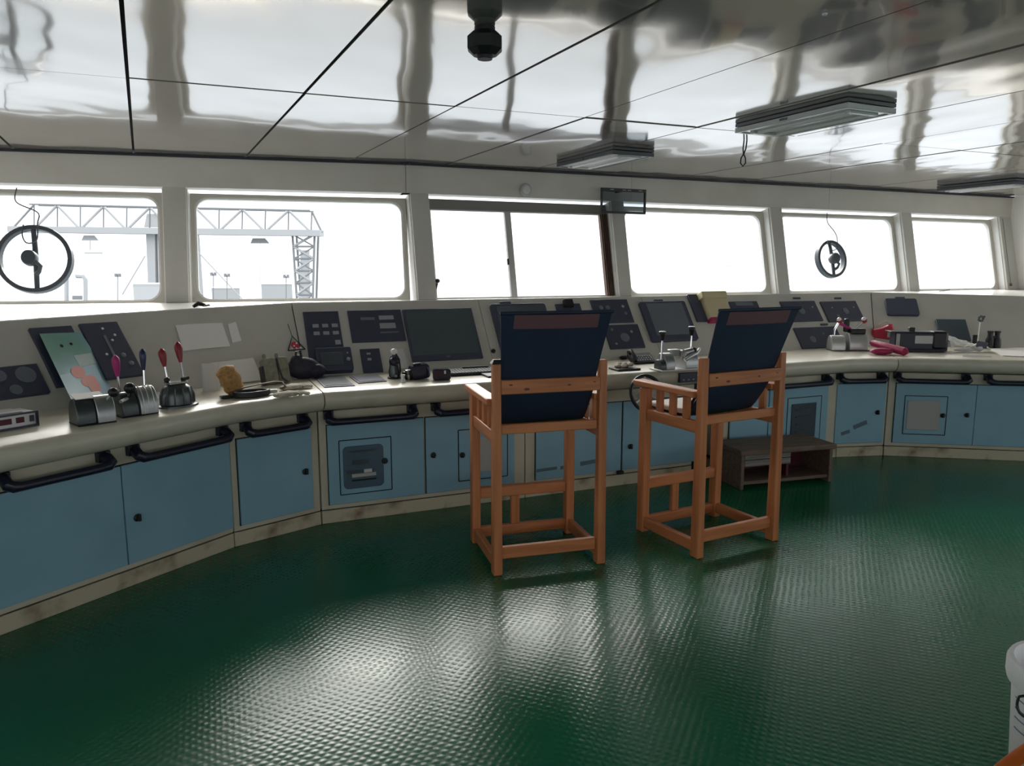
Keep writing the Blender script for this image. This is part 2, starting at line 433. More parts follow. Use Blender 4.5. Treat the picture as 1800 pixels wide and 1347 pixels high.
def ru(px): return U(px, HEAD, SEG_R)
p01 = (lu(-190), lu(-150)); p12 = (lu(285), lu(326)); p23 = (.0, ru(753)); p34 = (ru(1074), ru(1096)); p45 = (ru(1354), ru(1374)); p56 = (ru(1585), ru(1602)); p67 = (ru(1757), uR)
pL = (-5.6, -5.45)
for q in (pL, p01, p12): pillar(SEG_L, *q)
for q in (p23, p34, p45, p56, p67): pillar(SEG_R, *q)
pillar(SEG_L, uL, pL[0]) if False else None
slab((WB - outward(DL) * LEAN / 2, DL), uL, pL[0], SILL, HEAD, 0, REVEAL + .1).build('side_panel', 'wall_paint', wf, smooth=False)
window(1, SEG_L, p01[1], p12[0], 'bright left window with a round clear-view screen and crane view')
window(2, SEG_L, p12[1], -.012, 'wide window with rounded corners looking onto the gantry crane')
window(4, SEG_R, p34[1], p45[0], 'window right of the sliding one, looking onto hazy sea')
window(5, SEG_R, p45[1], p56[0], 'window with the smaller round clear-view screen')
window(6, SEG_R, p56[1], p67[0], 'rightmost narrow window beside the white side bulkhead')
window(7, SEG_L, pL[1], p01[0], 'front window beyond the left edge of the picture')
# sliding window: square frame, blind box on top, mullion, brown curtain
wd, M, v0, v1 = window(3, SEG_R, p23[1], p34[0], 'sliding centre window with a grey mullion and dark top rail', plain=True)
a_, b_ = p23[1] + .01, p34[0] - .01
MB().box(((a_ + b_) / 2, .055, .10), (b_ - a_, .085, .04), M).build('top_rail', 'blind_grey', wd, bev=.004)
MB().box(((a_ + b_) / 2, VL - .015, .11), (b_ - a_, .03, .05), M).build('bottom_rail', 'alu_frame', wd, bev=.004)
MB().box((a_ + .012, VL / 2, .11), (.024, VL - .02, .05), M).build('stile', 'alu_frame', wd, bev=.004)
um = (ru(889) + ru(906)) / 2
MB().box((um, VL / 2 + .04, .105), (.055, VL - .10, .035), M).build('mullion', 'alu_frame', wd, bev=.004)
MB().box((um - .035, VL * .62, .085), (.014, .05, .02), M).build('catch', 'black', wd, bev=.003)
MB().box((b_ - .03, VL / 2, .112), (.05, VL - .02, .05), M).build('stile', 'curtain_brown', wd, bev=.004)
for q in ((a_, um), (um, b_)):
    MB().box(((q[0] + q[1]) / 2, VL / 2 + .04, .118), (q[1] - q[0] - .03, VL - .1, .006), M).build('pane', 'glass', wd, smooth=False)
cb = MB()                                                     # gathered brown curtain hanging in the right of the sliding window
pts = []
for k in range(25):
    t_ = k / 24
    pts.append((b_ - .075 + t_ * .07, .066 + .011 * math.sin(t_ * 8 * PI)))
ring1 = [M @ Vector((x, .10, y)) for x, y in pts] + [M @ Vector((x, .10, y + .006)) for x, y in reversed(pts)]
ring2 = [M @ Vector((x + .005, VL - .02, y)) for x, y in pts] + [M @ Vector((x + .005, VL - .02, y + .006)) for x, y in reversed(pts)]
cb.sweep([ring1, ring2])
tag(cb.build('curtain', 'curtain_brown'), 'narrow brown gathered curtain at right edge of the sliding window', 'curtain')

# side and back bulkheads (mostly behind the camera) with unseen windows added to light the wheelhouse
def wallrun(name, a, b, holes, label, m_='white_paint', th=.08):
    d = (b - a).normalized(); L = (b - a).length; n = Vector((d.y, -d.x)) * -1
    o = struct(name, None, label); sg = (a, d)
    edges = [0]
    for h0, h1 in holes: edges += [h0, h1]
    edges.append(L)
    for i in range(0, len(edges), 2): slab(sg, edges[i], edges[i + 1], 0, CEIL - .002, 0, th).build('wall_panel', m_, o, smooth=False)
    for h0, h1 in holes:
        slab(sg, h0, h1, 0, 1.0, 0, th).build('wall_panel', m_, o, smooth=False)
        slab(sg, h0, h1, 2.15, CEIL - .002, 0, th).build('wall_panel', m_, o, smooth=False)
        slab(sg, h0, h1, 1.0, 2.15, .03, .036).build('pane', 'glass', o, smooth=False)
    return o
wallrun('wall_right', WR, RW_END, [(1.8, 4.0), (4.2, 6.4), (6.6, 8.8)], 'white side bulkhead at the far right')
wallrun('wall_left', LW_END, WLE, [(1.0, 3.0), (3.2, 5.2)], 'side bulkhead beyond the left edge', 'back_room')
wallrun('wall_back', RW_END, LW_END, [(1, 3.6), (3.9, 6.5), (6.8, 9.4), (9.7, 12.3)], 'aft bulkhead behind the viewpoint', 'back_room')

# ------------------------------------------------------------------ console plan: polyline of the kick line on the floor
VX = [atz(0, 1118, 0).xy, atz(413, 962, 0).xy, atz(566, 922, 0).xy, atz(1469, 804, 0).xy, atz(1552, 801, 0).xy, atz(1800, 811, 0).xy]
VX[0] = VX[1] - (VX[1] - VX[0]).normalized() * 2.3
VX[5] = VX[4] + (VX[5] - VX[4]).normalized() * 1.75
ZT = [1.290, 1.322, 1.347, 1.350, 1.350, 1.315]                # height of the top edge of the sloping board
DK, DT, ZD = .57, .92, .86                                    # desk depth, board top depth, desk height
class Sec: pass
SECS = []
for i in range(5):
    s_ = Sec(); s_.a = VX[i]; s_.b = VX[i + 1]; s_.d = (s_.b - s_.a).normalized(); s_.n = outward(s_.d); s_.L = (s_.b - s_.a).length; SECS.append(s_)
def mitre(i, dd):                                             # polyline vertex i pushed dd away from the room
    if i == 0: return VX[0] + SECS[0].n * dd
    if i == 5: return VX[5] + SECS[4].n * dd
    n0, n1 = SECS[i - 1].n, SECS[i].n; b_ = (n0 + n1).normalized(); return VX[i] + b_ * (dd / b_.dot(n0))
def PT(i, t, dd, z): q = SECS[i].a + SECS[i].d * t + SECS[i].n * dd; return V3(q, z)
DKS = [.57, .57, .57, .57, .87]; DTS = [.92, .92, .92, .92, 1.20]
def cross(i, di, j, dj):                                      # where two offset section lines meet in plan
    a, b_ = PT(i, 0, di, 0).xy, PT(j, 0, dj, 0).xy; d, e = SECS[i].d, SECS[j].d; den = d.x * e.y - d.y * e.x
    q = b_ - a; return a + d * ((q.x * e.y - q.y * e.x) / den)
BACKK = [mitre(i, .57) for i in range(6)]; BACKT = [mitre(i, .92) for i in range(6)]
def along(px, z, dd): q = (PT(2, 0, dd, 0).xy, SECS[2].d); return q[0] + q[1] * U(px, z, q)
BACKK[4] = along(1538, ZD, .57); BACKT[4] = along(1531, 1.35, .92)          # the middle board runs on to the seam of the right wing
BACKK[2] = along(538, ZD, .57); BACKT[2] = along(512, 1.347, .92)
DKS[4] = (BACKK[4] - VX[4]).dot(SECS[4].n); DTS[4] = (BACKT[4] - VX[4]).dot(SECS[4].n)
BACKK[5] = VX[5] + SECS[4].n * DKS[4]; BACKT[5] = VX[5] + SECS[4].n * DTS[4]

def front(i, px, py, dd):                                     # pixel on the vertical plane at depth dd of section i -> (t, z)
    s_ = SECS[i]; P = onplane(px, py, PT(i, 0, dd, 0), V3(s_.n, 0)); return (P.xy - s_.a).dot(s_.d), P.z
def boardframe(i):                                            # frame of the sloping board: x along, y up the slope, z out of the face
    zt = (ZT[i] + ZT[i + 1]) / 2; o = V3(BACKK[i], ZD); x = V3((BACKK[i + 1] - BACKK[i]).normalized(), 0)
    y = V3((BACKT[i] + BACKT[i + 1]) / 2, zt) - V3((BACKK[i] + BACKK[i + 1]) / 2, ZD); y = (y - x * y.dot(x)); L = y.length; y = y / L
    return basis(o, x, y, x.cross(y)), L
BF = [boardframe(i) for i in range(5)]
def board(i, px, py):
    M = BF[i][0]; n = M.col[2].xyz; P = onplane(px, py, M.col[3].xyz, n); q = M.inverted() @ P; return q.x, q.y
def deskpt(px, py, z=ZD): return atz(px, py, z)

# shelf between the boards and the windows
inner = [BACKT[i] + (BACKT[i] - BACKK[i]).normalized() * .009 for i in range(6)]
oL = WB - outward(DL) * (LEAN - .03); oR = WB - outward(DR) * (LEAN - .03)
outer = [oL - DL * 6.1, oL - DL * 3.0, oL, oR + DR * 3.6, oR + DR * 4.7, oR + DR * (uR - .01)]
inner = [outer[0] + DSIDE * 3.2] + inner + [outer[5] + DSIDE * 2.3]
outer = [outer[0] - DL * .05] + outer + [outer[5] + DR * .004]
sh = MB(); zin = [ZT[0] + .004] + [z + .004 for z in ZT] + [SILL]
for i in range(len(inner) - 1):
    q = [inner[i], inner[i + 1], outer[i + 1], outer[i]]
    zz = [zin[i], zin[i + 1], SILL - .002, SILL - .002]
    sh.prism([V3(p, z - .028) for p, z in zip(q, zz)], [V3(p, z) for p, z in zip(q, zz)])
st(sh.build('trim_1', 'sill_white', smooth=False), 'bright white sill shelf below the windows behind the console')

# ------------------------------------------------------------------ console cabinets
def FFR(i): s_ = SECS[i]; return basis(PT(i, 0, 0, 0), V3(s_.d, 0), V3(-s_.n, 0), Vector((0, 0, 1)))   # y points into the room
def endpt(e, dd, z):                                          # e = ('v', vertex, shift, section) or ('t', section, t)
    if e[0] == 'v': return V3(mitre(e[1], dd) + SECS[e[3]].d * e[2], z)
    return PT(e[1], e[2], dd, z)
def run(e0, e1, d0, d1, z0, z1):
    lo = [endpt(e0, d0, z0), endpt(e1, d0, z0), endpt(e1, d1, z0), endpt(e0, d1, z0)]
    return MB().prism(lo, [Vector((p.x, p.y, z1)) for p in lo])
def cabinet(label, i, e0, e1):
    p = endpt(e0, 0, 0); c = thing('console_cabinet', label, 'cabinet', RZ(math.atan2(SECS[i].d.y, SECS[i].d.x), p), 'steel cabinets under the bridge console')
    run(e0, e1, .002, .5, .089, .722).build('body', 'cream', c, bev=.004)
    run(e0, e1, .012, .48, .07, .1).build('shadow_gap', 'gap', c, smooth=False)
    run(e0, e1, .0, .45, .0, .083).build('kick_plate', 'kick', c, bev=.003)
    return c
def tt(i, px, py=780, dd=-.012): return front(i, px, py, dd)[0]
DZ0, DZ1 = .122, .632
def door(c, i, t0, t1, z0=DZ0, z1=DZ1, knob=None):
    M = FFR(i)
    MB().box(((t0 + t1) / 2, .001, (z0 + z1) / 2), (t1 - t0 + .008, .006, z1 - z0 + .008), M).build('door_gap', 'gap', c, smooth=False)
    d = MB().box(((t0 + t1) / 2, .009, (z0 + z1) / 2), (t1 - t0, .014, z1 - z0), M).build('door', 'door_blue', c, bev=.002)
    if knob:
        t_, z_ = knob
        K = M @ Matrix.Translation((t_, .016, z_)) @ Matrix.Rotation(-PI / 2, 4, 'X')
        mb = MB().lathe([(.006, 0), (.019, 0), (.020, .006), (.016, .011), (.004, .012)], K, 16)
        mb.box((0, -.004, .020), (.013, .036, .022), K)
        mb.build('knob', 'black', d, bev=.002)
    return d
def hatch(d, i, t0, t1, z0, z1):                              # outlined service flap in a door
    M = FFR(i); wln = .006
    mb = MB()
    for c_, s_ in ((((t0 + t1) / 2, .0165, z0), (t1 - t0, .0015, wln)), (((t0 + t1) / 2, .0165, z1), (t1 - t0, .0015, wln)), ((t0, .0165, (z0 + z1) / 2), (wln, .0015, z1 - z0)), ((t1, .0165, (z0 + z1) / 2), (wln, .0015, z1 - z0))):
        mb.box(c_, s_, M)
    mb.build('flap_gap', 'gap', d, smooth=False)
    MB().box(((t0 + t1) / 2, .0165, (z0 + z1) / 2), (t1 - t0 - .012, .005, z1 - z0 - .012), M).build('flap', 'door_blue', d, bev=.0015)
def knobonly(par, i, t_, z_, y=.02):
    M = FFR(i); K = M @ Matrix.Translation((t_, y, z_)) @ Matrix.Rotation(-PI / 2, 4, 'X')
    mb = MB().lathe([(.006, 0), (.019, 0), (.020, .006), (.016, .011), (.004, .012)], K, 16); mb.box((0, -.004, .018), (.013, .034, .02), K); mb.build('knob', 'black', par, bev=.002)
def rail(c, i, t0, t1):
    M = FFR(i); y, z = .085, .668
    pts = [(t0 + .02, .028, .70), (t0 + .012, .05, .695), (t0 + .012, .075, .678), (t0 + .03, y, z), (t0 + .06, y, z - .004), (t1 - .06, y, z - .004), (t1 - .03, y, z), (t1 - .012, .075, .678), (t1 - .012, .05, .695), (t1 - .02, .028, .70)]
    mb = MB().tube(pts, [.026, .026, .027, .026, .021, .021, .026, .027, .026, .026], 12, M)
    for t_ in (t0 + .016, t1 - .016): mb.box((t_, .016, .70), (.06, .032, .05), M)
    mb.build('grab_rail', 'navy_rail', c, bev=.004)

vt = lambda i, sh, s: ('v', i, sh, s)
# A: two big doors at the left
cA = cabinet('nearest left console cabinet with two big blue doors and two navy grab rails', 0, vt(0, 0, 0), vt(1, -.003, 0))
tA1 = tt(0, 218, 900)
door(cA, 0, tA1 - .78, tA1 - .003); knobt = front(0, 240, 910, -.012)
door(cA, 0, tA1 + .003, tt(0, 406, 850), knob=knobt)
door(cA, 0, tA1 - 1.45, tA1 - .80)
rail(cA, 0, front(0, 10, 850, -.085)[0], front(0, 202, 815, -.085)[0]); rail(cA, 0, front(0, 243, 800, -.085)[0], front(0, 409, 765, -.085)[0])
# B
cB = cabinet('narrow left console cabinet with a single blue door and right-hand knob', 1, vt(1, .003, 1), vt(2, -.004, 1))
door(cB, 1, tt(1, 421, 860), tt(1, 549, 830), knob=front(1, 536, 829, -.012)); rail(cB, 1, front(1, 436, 755, -.085)[0], front(1, 546, 742, -.085)[0])
# C
TS1, TS2 = 1.40, 2.81
cC = cabinet('console cabinet with a smoked-window service flap in its left blue door', 2, vt(2, .004, 2), ('t', 2, TS1 - .003))
d1 = door(cC, 2, tt(2, 577, 820), tt(2, 745, 810))
door_r = door(cC, 2, tt(2, 749, 810), tt(2, 904, 800), knob=front(2, 761, 800, -.012))
h0, h1 = front(2, 597, 820, -.016)[0], front(2, 688, 810, -.016)[0]
hatch(d1, 2, h0, h1, .18, .53)
M = FFR(2); w0, w1 = front(2, 603, 810, -.02)[0], front(2, 674, 810, -.02)[0]
mb = MB(); pr = [(x, y) for x, y in rrect(w0, w1, .215, .49, .03)]
mb.prism([M @ Vector((x, .018, y)) for x, y in pr], [M @ Vector((x, .026, y)) for x, y in pr]); mb.build('flap_window', 'smoke_glass', d1, bev=.002)
wm = (w0 + w1) / 2; ww = w1 - w0
for zz, hh, mt, dx, sw in ((.455, .012, 'hatch_dark', 0, .62), (.385, .028, 'hatch_dark', -.02, .40), (.322, .024, 'hatch_dark', -.09 * ww, .66), (.300, .022, 'hatch_grey', .0, .60), (.268, .010, 'gap', .0, .60)):
    MB().box((wm + dx, .0275, zz), (ww * sw, .003, hh), M).build('breaker_row', mt, d1, smooth=False)
MB().box((wm + .10 * ww, .0285, .325), (ww * .2, .003, .022), M).build('breaker_row', 'paper_grey', d1, smooth=False)
knobonly(d1, 2, *front(2, 676, 810, -.022), y=.024)
h0, h1 = front(2, 806, 810, -.016)[0], front(2, 892, 800, -.016)[0]
hatch(door_r, 2, h0, h1, .18, .53)
MB().box(((h0 + h1) / 2 + .03, .021, .35), ((h1 - h0) * .62, .008, .24), M).build('flap_window', 'hatch_grey', door_r, bev=.004)
knobonly(door_r, 2, h0 + .025, .36, y=.02)
rail(cC, 2, front(2, 576, 738, -.085)[0], front(2, 733, 722, -.085)[0]); rail(cC, 2, front(2, 767, 716, -.085)[0], TS1 - .06)
# D
cD = cabinet('middle console cabinet behind the chairs with grey tape strips on its door', 2, ('t', 2, TS1 + .003), ('t', 2, TS2))
dD = door(cD, 2, tt(2, 942, 800), tt(2, 1091, 800)); door(cD, 2, tt(2, 1094, 800), tt(2, 1229, 790), knob=front(2, 1107, 785, -.012))
for (x0, y0, x1, y1, hh) in ((943, 828, 979, 823, .022), (985, 823, 1003, 819, .026), (1020, 816, 1051, 810, .030)):
    a_ = front(2, x0, y0, -.017); b_ = front(2, x1, y1, -.017); an = math.atan2(b_[1] - a_[1], b_[0] - a_[0])
    T = M @ Matrix.Translation(((a_[0] + b_[0]) / 2, .0168, (a_[1] + b_[1]) / 2)) @ Matrix.Rotation(-an, 4, 'Y')
    MB().box((0, 0, 0), (math.hypot(b_[0] - a_[0], b_[1] - a_[1]), .0012, hh), T).build('tape_strip', 'tape', dD, smooth=False)
MB().box((front(2, 1090, 838, -.02)[0], .02, .105), (.05, .03, .025), M).build('door_stop', 'black', cD, bev=.004)
# dark knee hole, then E
TS3 = 3.10
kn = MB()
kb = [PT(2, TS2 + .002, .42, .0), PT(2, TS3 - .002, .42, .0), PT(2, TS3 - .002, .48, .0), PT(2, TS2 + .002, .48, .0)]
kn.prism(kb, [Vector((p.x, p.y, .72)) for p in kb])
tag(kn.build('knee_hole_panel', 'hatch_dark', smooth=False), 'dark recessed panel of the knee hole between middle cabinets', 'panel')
cE = cabinet('console cabinet behind the low bench with a dark louvred service flap', 2, ('t', 2, TS3), vt(3, -.003, 2))
tE = tt(2, 1452, 750)
dE = door(cE, 2, tE - .62, tE); door(cE, 2, TS3 + .05, tE - .63)
h1 = front(2, 1441, 750, -.016)[0]
hatch(dE, 2, h1 - .36, h1, .18, .55)
MB().box((h1 - .19, .022, .355), (.26, .012, .29), M).build('flap_window', 'hatch_dark', dE, bev=.004)
for k in range(4): MB().box((h1 - .20, .031, .27 + k * .06), (.16, .008, .012), M).build('louvre', 'instrument', dE, bev=.002)
rail(cE, 2, TS3 + .25, front(2, 1465, 665, -.085)[0])
# F
cF = cabinet('narrow right console cabinet with torn tape on its single blue door', 3, vt(3, .003, 3), vt(4, -.004, 3))
M3 = FFR(3)
dF = door(cF, 3, tt(3, 1468, 730) + .004, tt(3, 1555, 730) - .004, knob=front(3, 1541, 725, -.012))
for (x0, y0, x1, y1, hh) in ((1464, 766, 1493, 756, .03), (1500, 752, 1524, 742, .036)):
    a_ = front(3, x0, y0, -.017); b_ = front(3, x1, y1, -.017); an = math.atan2(b_[1] - a_[1], b_[0] - a_[0])
    a_ = (max(a_[0], .03), a_[1])
    T = M3 @ Matrix.Translation(((a_[0] + b_[0]) / 2, .0168, (a_[1] + b_[1]) / 2)) @ Matrix.Rotation(-an, 4, 'Y')
    MB().box((0, 0, 0), (math.hypot(b_[0] - a_[0], b_[1] - a_[1]), .0012, hh), T).build('tape_strip', 'tape', dF, smooth=False)
rail(cF, 3, front(3, 1481, 660, -.085)[0], front(3, 1561, 658, -.085)[0])
# G
cG = cabinet('rightmost console cabinet with a grey framed flap in its blue door', 4, vt(4, .004, 4), vt(5, 0, 4))
M4 = FFR(4)
dG = door(cG, 4, tt(4, 1572, 730), tt(4, 1713, 730) - .001, knob=front(4, 1699, 730, -.012))
door(cG, 4, tt(4, 1713, 730) + .003, tt(4, 1713, 730) + .66)
h0, h1 = front(4, 1588, 735, -.016)[0], front(4, 1663, 735, -.016)[0]
hatch(dG, 4, h0, h1, .20, .53)
MB().box(((h0 + h1) / 2 - .015, .021, .365), ((h1 - h0) * .78, .008, .25), M4).build('flap_window', 'hatch_grey', dG, bev=.004)
knobonly(dG, 4, h1 - .03, .37, y=.024)
rail(cG, 4, front(4, 1579, 660, -.085)[0], front(4, 1708, 663, -.085)[0]); rail(cG, 4, front(4, 1740, 663, -.085)[0], front(4, 1740, 663, -.085)[0] + .62)

# ------------------------------------------------------------------ desks with sloping instrument boards
WPROF = [(.56, .73), (-.03, .734), (-.085, .742), (-.118, .76), (-.136, .785), (-.142, .812), (-.136, .836), (-.122, .852), (-.10, .86), (.566, .86)]
def ztop(e):
    if e[0] == 'v': return ZT[e[1]]
    return ZT[e[1]] + (ZT[e[1] + 1] - ZT[e[1]]) * e[2] / SECS[e[1]].L
def desk(label, i, ends):
    p = endpt(ends[0], 0, .73); c = thing('console_desk', label, 'console', RZ(math.atan2(SECS[i].d.y, SECS[i].d.x), p), 'desk units of the bridge console')
    def bk(e, which):
        if e[0] == 'v': return (BACKK if which == 'k' else BACKT)[e[1]] + SECS[e[3]].d * e[2]
        return PT(e[1], e[2], DK if which == 'k' else DT, 0).xy
    rings = []
    for e in ends:
        k_ = bk(e, 'k'); f_ = endpt(e, 0, 0).xy; k2 = k_ - (k_ - f_).normalized() * .004
        rings.append([V3(k2, z) if d > .5 else endpt(e, d, z) for d, z in WPROF])
    MB().sweep(rings).build('worktop', 'cream_top', c)
    rings = []
    for e in ends:
        zt = ztop(e); k_, t_ = bk(e, 'k'), bk(e, 't'); u_ = (t_ - k_).normalized()
        rings.append([V3(k_ + u_ * .001, .732), V3(k_ + u_ * .001, ZD + .001), V3(t_ - u_ * .018, zt - .026), V3(t_ - u_ * .004, zt), V3(t_ + u_ * .008, zt), V3(t_ + u_ * .008, .732)])
    MB().sweep(rings).build('instrument_board', 'board_grey', c)
    return c
kL = desk('left wing of the console desk carrying three throttle heads', 0, [vt(0, 0, 0), vt(1, 0, 0), vt(2, -.004, 1)])
kC = desk('console desk with the widest dark monitor sunk in its sloping board', 2, [vt(2, .004, 2), ('t', 2, TS1 - .002)])
TS4 = 2.90
kD = desk('middle console desk in front of the helm with two monitors', 2, [('t', 2, TS1 + .002), ('t', 2, TS4 - .002)])
kE = desk('console desk right of the helm with square gauge panels', 2, [('t', 2, TS4 + .002), vt(3, 0, 2), vt(4, -.004, 3)])
kG = desk('right wing of the console desk with a plain grey board', 4, [vt(4, .004, 4), vt(5, 0, 4)])

def brect(i, quad):                                           # pixel quad (tl, tr, br, bl) -> rectangle on the board
    q = [board(i, *p) for p in quad]
    return (q[0][0] + q[3][0]) / 2, (q[1][0] + q[2][0]) / 2, (q[2][1] + q[3][1]) / 2, (q[0][1] + q[1][1]) / 2
def panel(desk_, i, quad, m_='instrument', label=None, name='instrument_panel', h=.012, r=None, bev=.003):
    M = BF[i][0]; x0, x1, y0, y1 = brect(i, quad)
    y0 = max(y0, .004)
    if i == 0: h += .010                                      # the left board is slightly twisted
    if r:
        pr = rrect(x0, x1, y0, y1, r); mb = MB().prism([M @ Vector((x, y, -.002)) for x, y in pr], [M @ Vector((x, y, h)) for x, y in pr])
    else: mb = MB().box(((x0 + x1) / 2, (y0 + y1) / 2, h / 2 - .002), (x1 - x0, y1 - y0, h + .004), M)
    o = mb.build(name, m_, desk_, bev=bev, label=label); o_ = (o, M, x0, x1, y0, y1, h)
    return o_
def onp(pn, fx, fy, sx, sy, m_, name, h=.004, label=None):     # rectangle on a panel, in fractions of it (fy from the top)
    o, M, x0, x1, y0, y1, hh = pn
    W, H_ = x1 - x0, y1 - y0
    return MB().box((x0 + fx * W, y1 - fy * H_, hh + h / 2 - .0005), (sx * W, sy * H_, h), M).build(name, m_, o, bev=min(.0015, h / 3), label=label)
def disc(pn, fx, fy, r, m_, name, h=.005):
    o, M, x0, x1, y0, y1, hh = pn
    T = M @ Matrix.Translation((x0 + fx * (x1 - x0), y1 - fy * (y1 - y0), hh - .0005))
    return MB().lathe([(r * .2, 0), (r, 0), (r, h * .7), (r * .85, h), (r * .1, h)], T, 18).build(name, m_, o)

# left wing boards
pn = panel(kL, 0, [(-40, 652), (62, 644), (88, 695), (-20, 706)], label='small dark gauge panel with three pale dials')
for fx, fy, r in ((.28, .28, .035), (.72, .34, .05), (.45, .78, .03)): disc(pn, fx, fy, r, 'dial', 'dial')
pn = panel(kL, 0, [(48, 582), (122, 575), (172, 672), (100, 685)], label='dark panel mostly covered by the green poster')
pn = panel(kL, 0, [(132, 574), (202, 568), (252, 660), (190, 671)], label='dark slanting panel with a row of small lamps')
for fx, fy in ((.52, .12), (.62, .34), (.30, .58), (.75, .25), (.4, .75)): disc(pn, fx, fy, .008, 'lamp_dot', 'indicator_lamp')
onp(pn, .47, .45, .07, .42, 'dial', 'slider')
disc(pn, .70, .62, .016, 'dial', 'dial'); disc(pn, .80, .78, .016, 'dial', 'dial')
# unit C
pn = panel(kC, 2, [(529, 550), (592, 548), (610, 640), (548, 645)], label='dark panel with two rows of three lit push buttons')
for r_, yy in enumerate((.28, .42)):
    for k in range(3): onp(pn, .30 + k * .27, yy, .17, .065, 'button', 'push_button')
onp(pn, .86, .60, .16, .085, 'button', 'push_button')
pn = panel(kC, 2, [(551, 618), (613, 616), (622, 655), (560, 660)], m_='bezel', h=.05, name='radio_unit', r=.012, label='dark radio unit sunk in the lower board')
onp(pn, .42, .5, .62, .55, 'screen', 'radio_display'); disc(pn, .88, .55, .014, 'button', 'radio_dial', .014); disc(pn, .88, .28, .007, 'button', 'radio_dial', .010)
pn = panel(kC, 2, [(608, 548), (701, 545), (716, 600), (621, 603)], label='dark readout panel with two digital displays')
for fx, fy, sx, sy in ((.35, .28, .26, .09), (.70, .26, .28, .13), (.70, .52, .30, .17), (.71, .73, .34, .05)): onp(pn, fx, fy, sx, sy, 'dial' if sy < .1 else 'button', 'readout', .003)
pn = panel(kC, 2, [(631, 616), (665, 613), (675, 656), (640, 658)], label='small dark upright panel with two switches')
onp(pn, .40, .22, .2, .08, 'button', 'switch'); onp(pn, .40, .46, .2, .10, 'button', 'switch')
pn = panel(kC, 2, [(704, 547), (826, 543), (850, 631), (727, 637)], m_='bezel', label='widest flush monitor with dark screen', name='monitor', h=.02, bev=.004)
onp(pn, .5, .47, .94, .86, 'screen_teal', 'monitor_screen', .002); onp(pn, .5, .945, .05, .03, 'dial', 'badge', .003)
# unit D
pn = panel(kD, 2, [(862, 538), (957, 534), (985, 640), (885, 648)], m_='bezel', label='flush monitor half hidden by the left chair', name='monitor', h=.022, r=.025)
onp(pn, .52, .47, .86, .84, 'screen', 'monitor_screen', .002)
MB().box((pn[2] + .14, pn[5] + .012, .01), (.09, .02, .02), pn[1]).build('monitor_catch', 'bezel', kD, bev=.003)
bt = board(2, 867, 618); MB().lathe([(.004, 0), (.017, 0), (.017, .012), (.010, .018), (.002, .018)], BF[2][0] @ Matrix.Translation((bt[0], bt[1], 0)), 16).build('socket', 'black', kD)
pn = panel(kD, 2, [(976, 536), (1018, 534), (1022, 547), (978, 549)], label='joystick plate with a small raised handle')
onp(pn, .5, .1, .35, .9, 'black', 'joystick_handle', .03)
pn = panel(kD, 2, [(1036, 529), (1101, 527), (1114, 567), (1050, 570)], label='dark switch panel with two round lamps')
disc(pn, .82, .32, .013, 'button', 'lamp'); disc(pn, .84, .62, .013, 'dial', 'lamp'); disc(pn, .4, .35, .02, 'dial', 'dial'); disc(pn, .22, .35, .02, 'dial', 'dial')
pn = panel(kD, 2, [(1058, 573), (1120, 571), (1134, 612), (1074, 615)], label='dark gauge panel with one large pale dial')
disc(pn, .5, .55, .042, 'dial', 'dial'); disc(pn, .74, .32, .012, 'button', 'lamp'); disc(pn, .2, .8, .010, 'button', 'lamp'); disc(pn, .2, .2, .012, 'dial', 'lamp')
pn = panel(kD, 2, [(1122, 534), (1203, 531), (1222, 597), (1145, 606)], m_='bezel', label='grey-screened flush monitor behind the telegraph levers', name='monitor', h=.03, r=.02)
onp(pn, .52, .46, .78, .80, 'dial', 'monitor_screen', .002)
MB().box((pn[2] + .21, pn[5] + .012, .012), (.085, .024, .02), pn[1]).build('monitor_catch', 'bezel', kD, bev=.003)
# unit E: gauge panels
pn = panel(kE, 2, [(1206, 520), (1223, 519), (1243, 565), (1226, 568)], m_='bezel', label='narrow dark panel beside the cream box', h=.02)
pn = panel(kE, 2, [(1280, 532), (1327, 530), (1340, 552), (1290, 556)], label='low dark panel above the right chair'); onp(pn, .5, .2, .6, .25, 'dial', 'readout', .003)
pn = panel(kE, 2, [(1370, 531), (1433, 530), (1444, 565), (1384, 567)], label='dark square gauge panel partly behind the right chair'); disc(pn, .5, .5, .035, 'dial', 'dial'); disc(pn, .85, .32, .010, 'button', 'lamp')
pn = panel(kE, 2, [(1444, 531), (1506, 530), (1516, 565), (1453, 567)], label='dark square gauge panel left of the board seam')
disc(pn, .58, .5, .035, 'dial', 'dial'); disc(pn, .24, .33, .009, 'button', 'lamp'); disc(pn, .85, .33, .009, 'button', 'lamp'); disc(pn, .3, .75, .02, 'dial', 'dial')
pn = panel(kE, 2, [(1395, 577), (1470, 575), (1482, 610), (1408, 614)], label='dark gauge panel low on the board with a round dial'); disc(pn, .32, .6, .035, 'dial', 'dial'); disc(pn, .62, .35, .012, 'dial', 'lamp')
for (sx_, x, y) in ((2, 1400, 525), (2, 1472, 525), (2, 1448, 571)):
    bt = board(sx_, x, y); MB().box((bt[0], bt[1], .006), (.085, .018, .012), BF[sx_][0]).build('label_plate', 'bezel', kE, bev=.003)
# unit G: tablet on the board, dark flap
pn = panel(kG, 4, [(1555, 528), (1611, 528), (1614, 557), (1558, 556)], m_='bezel', label='navy flat display mounted high on the right board', name='display', h=.03, r=.02)
MB().box(((pn[2] + pn[3]) / 2, pn[5] + .012, .012), (.09, .026, .024), pn[1]).build('display_catch', 'bezel', kG, bev=.003)
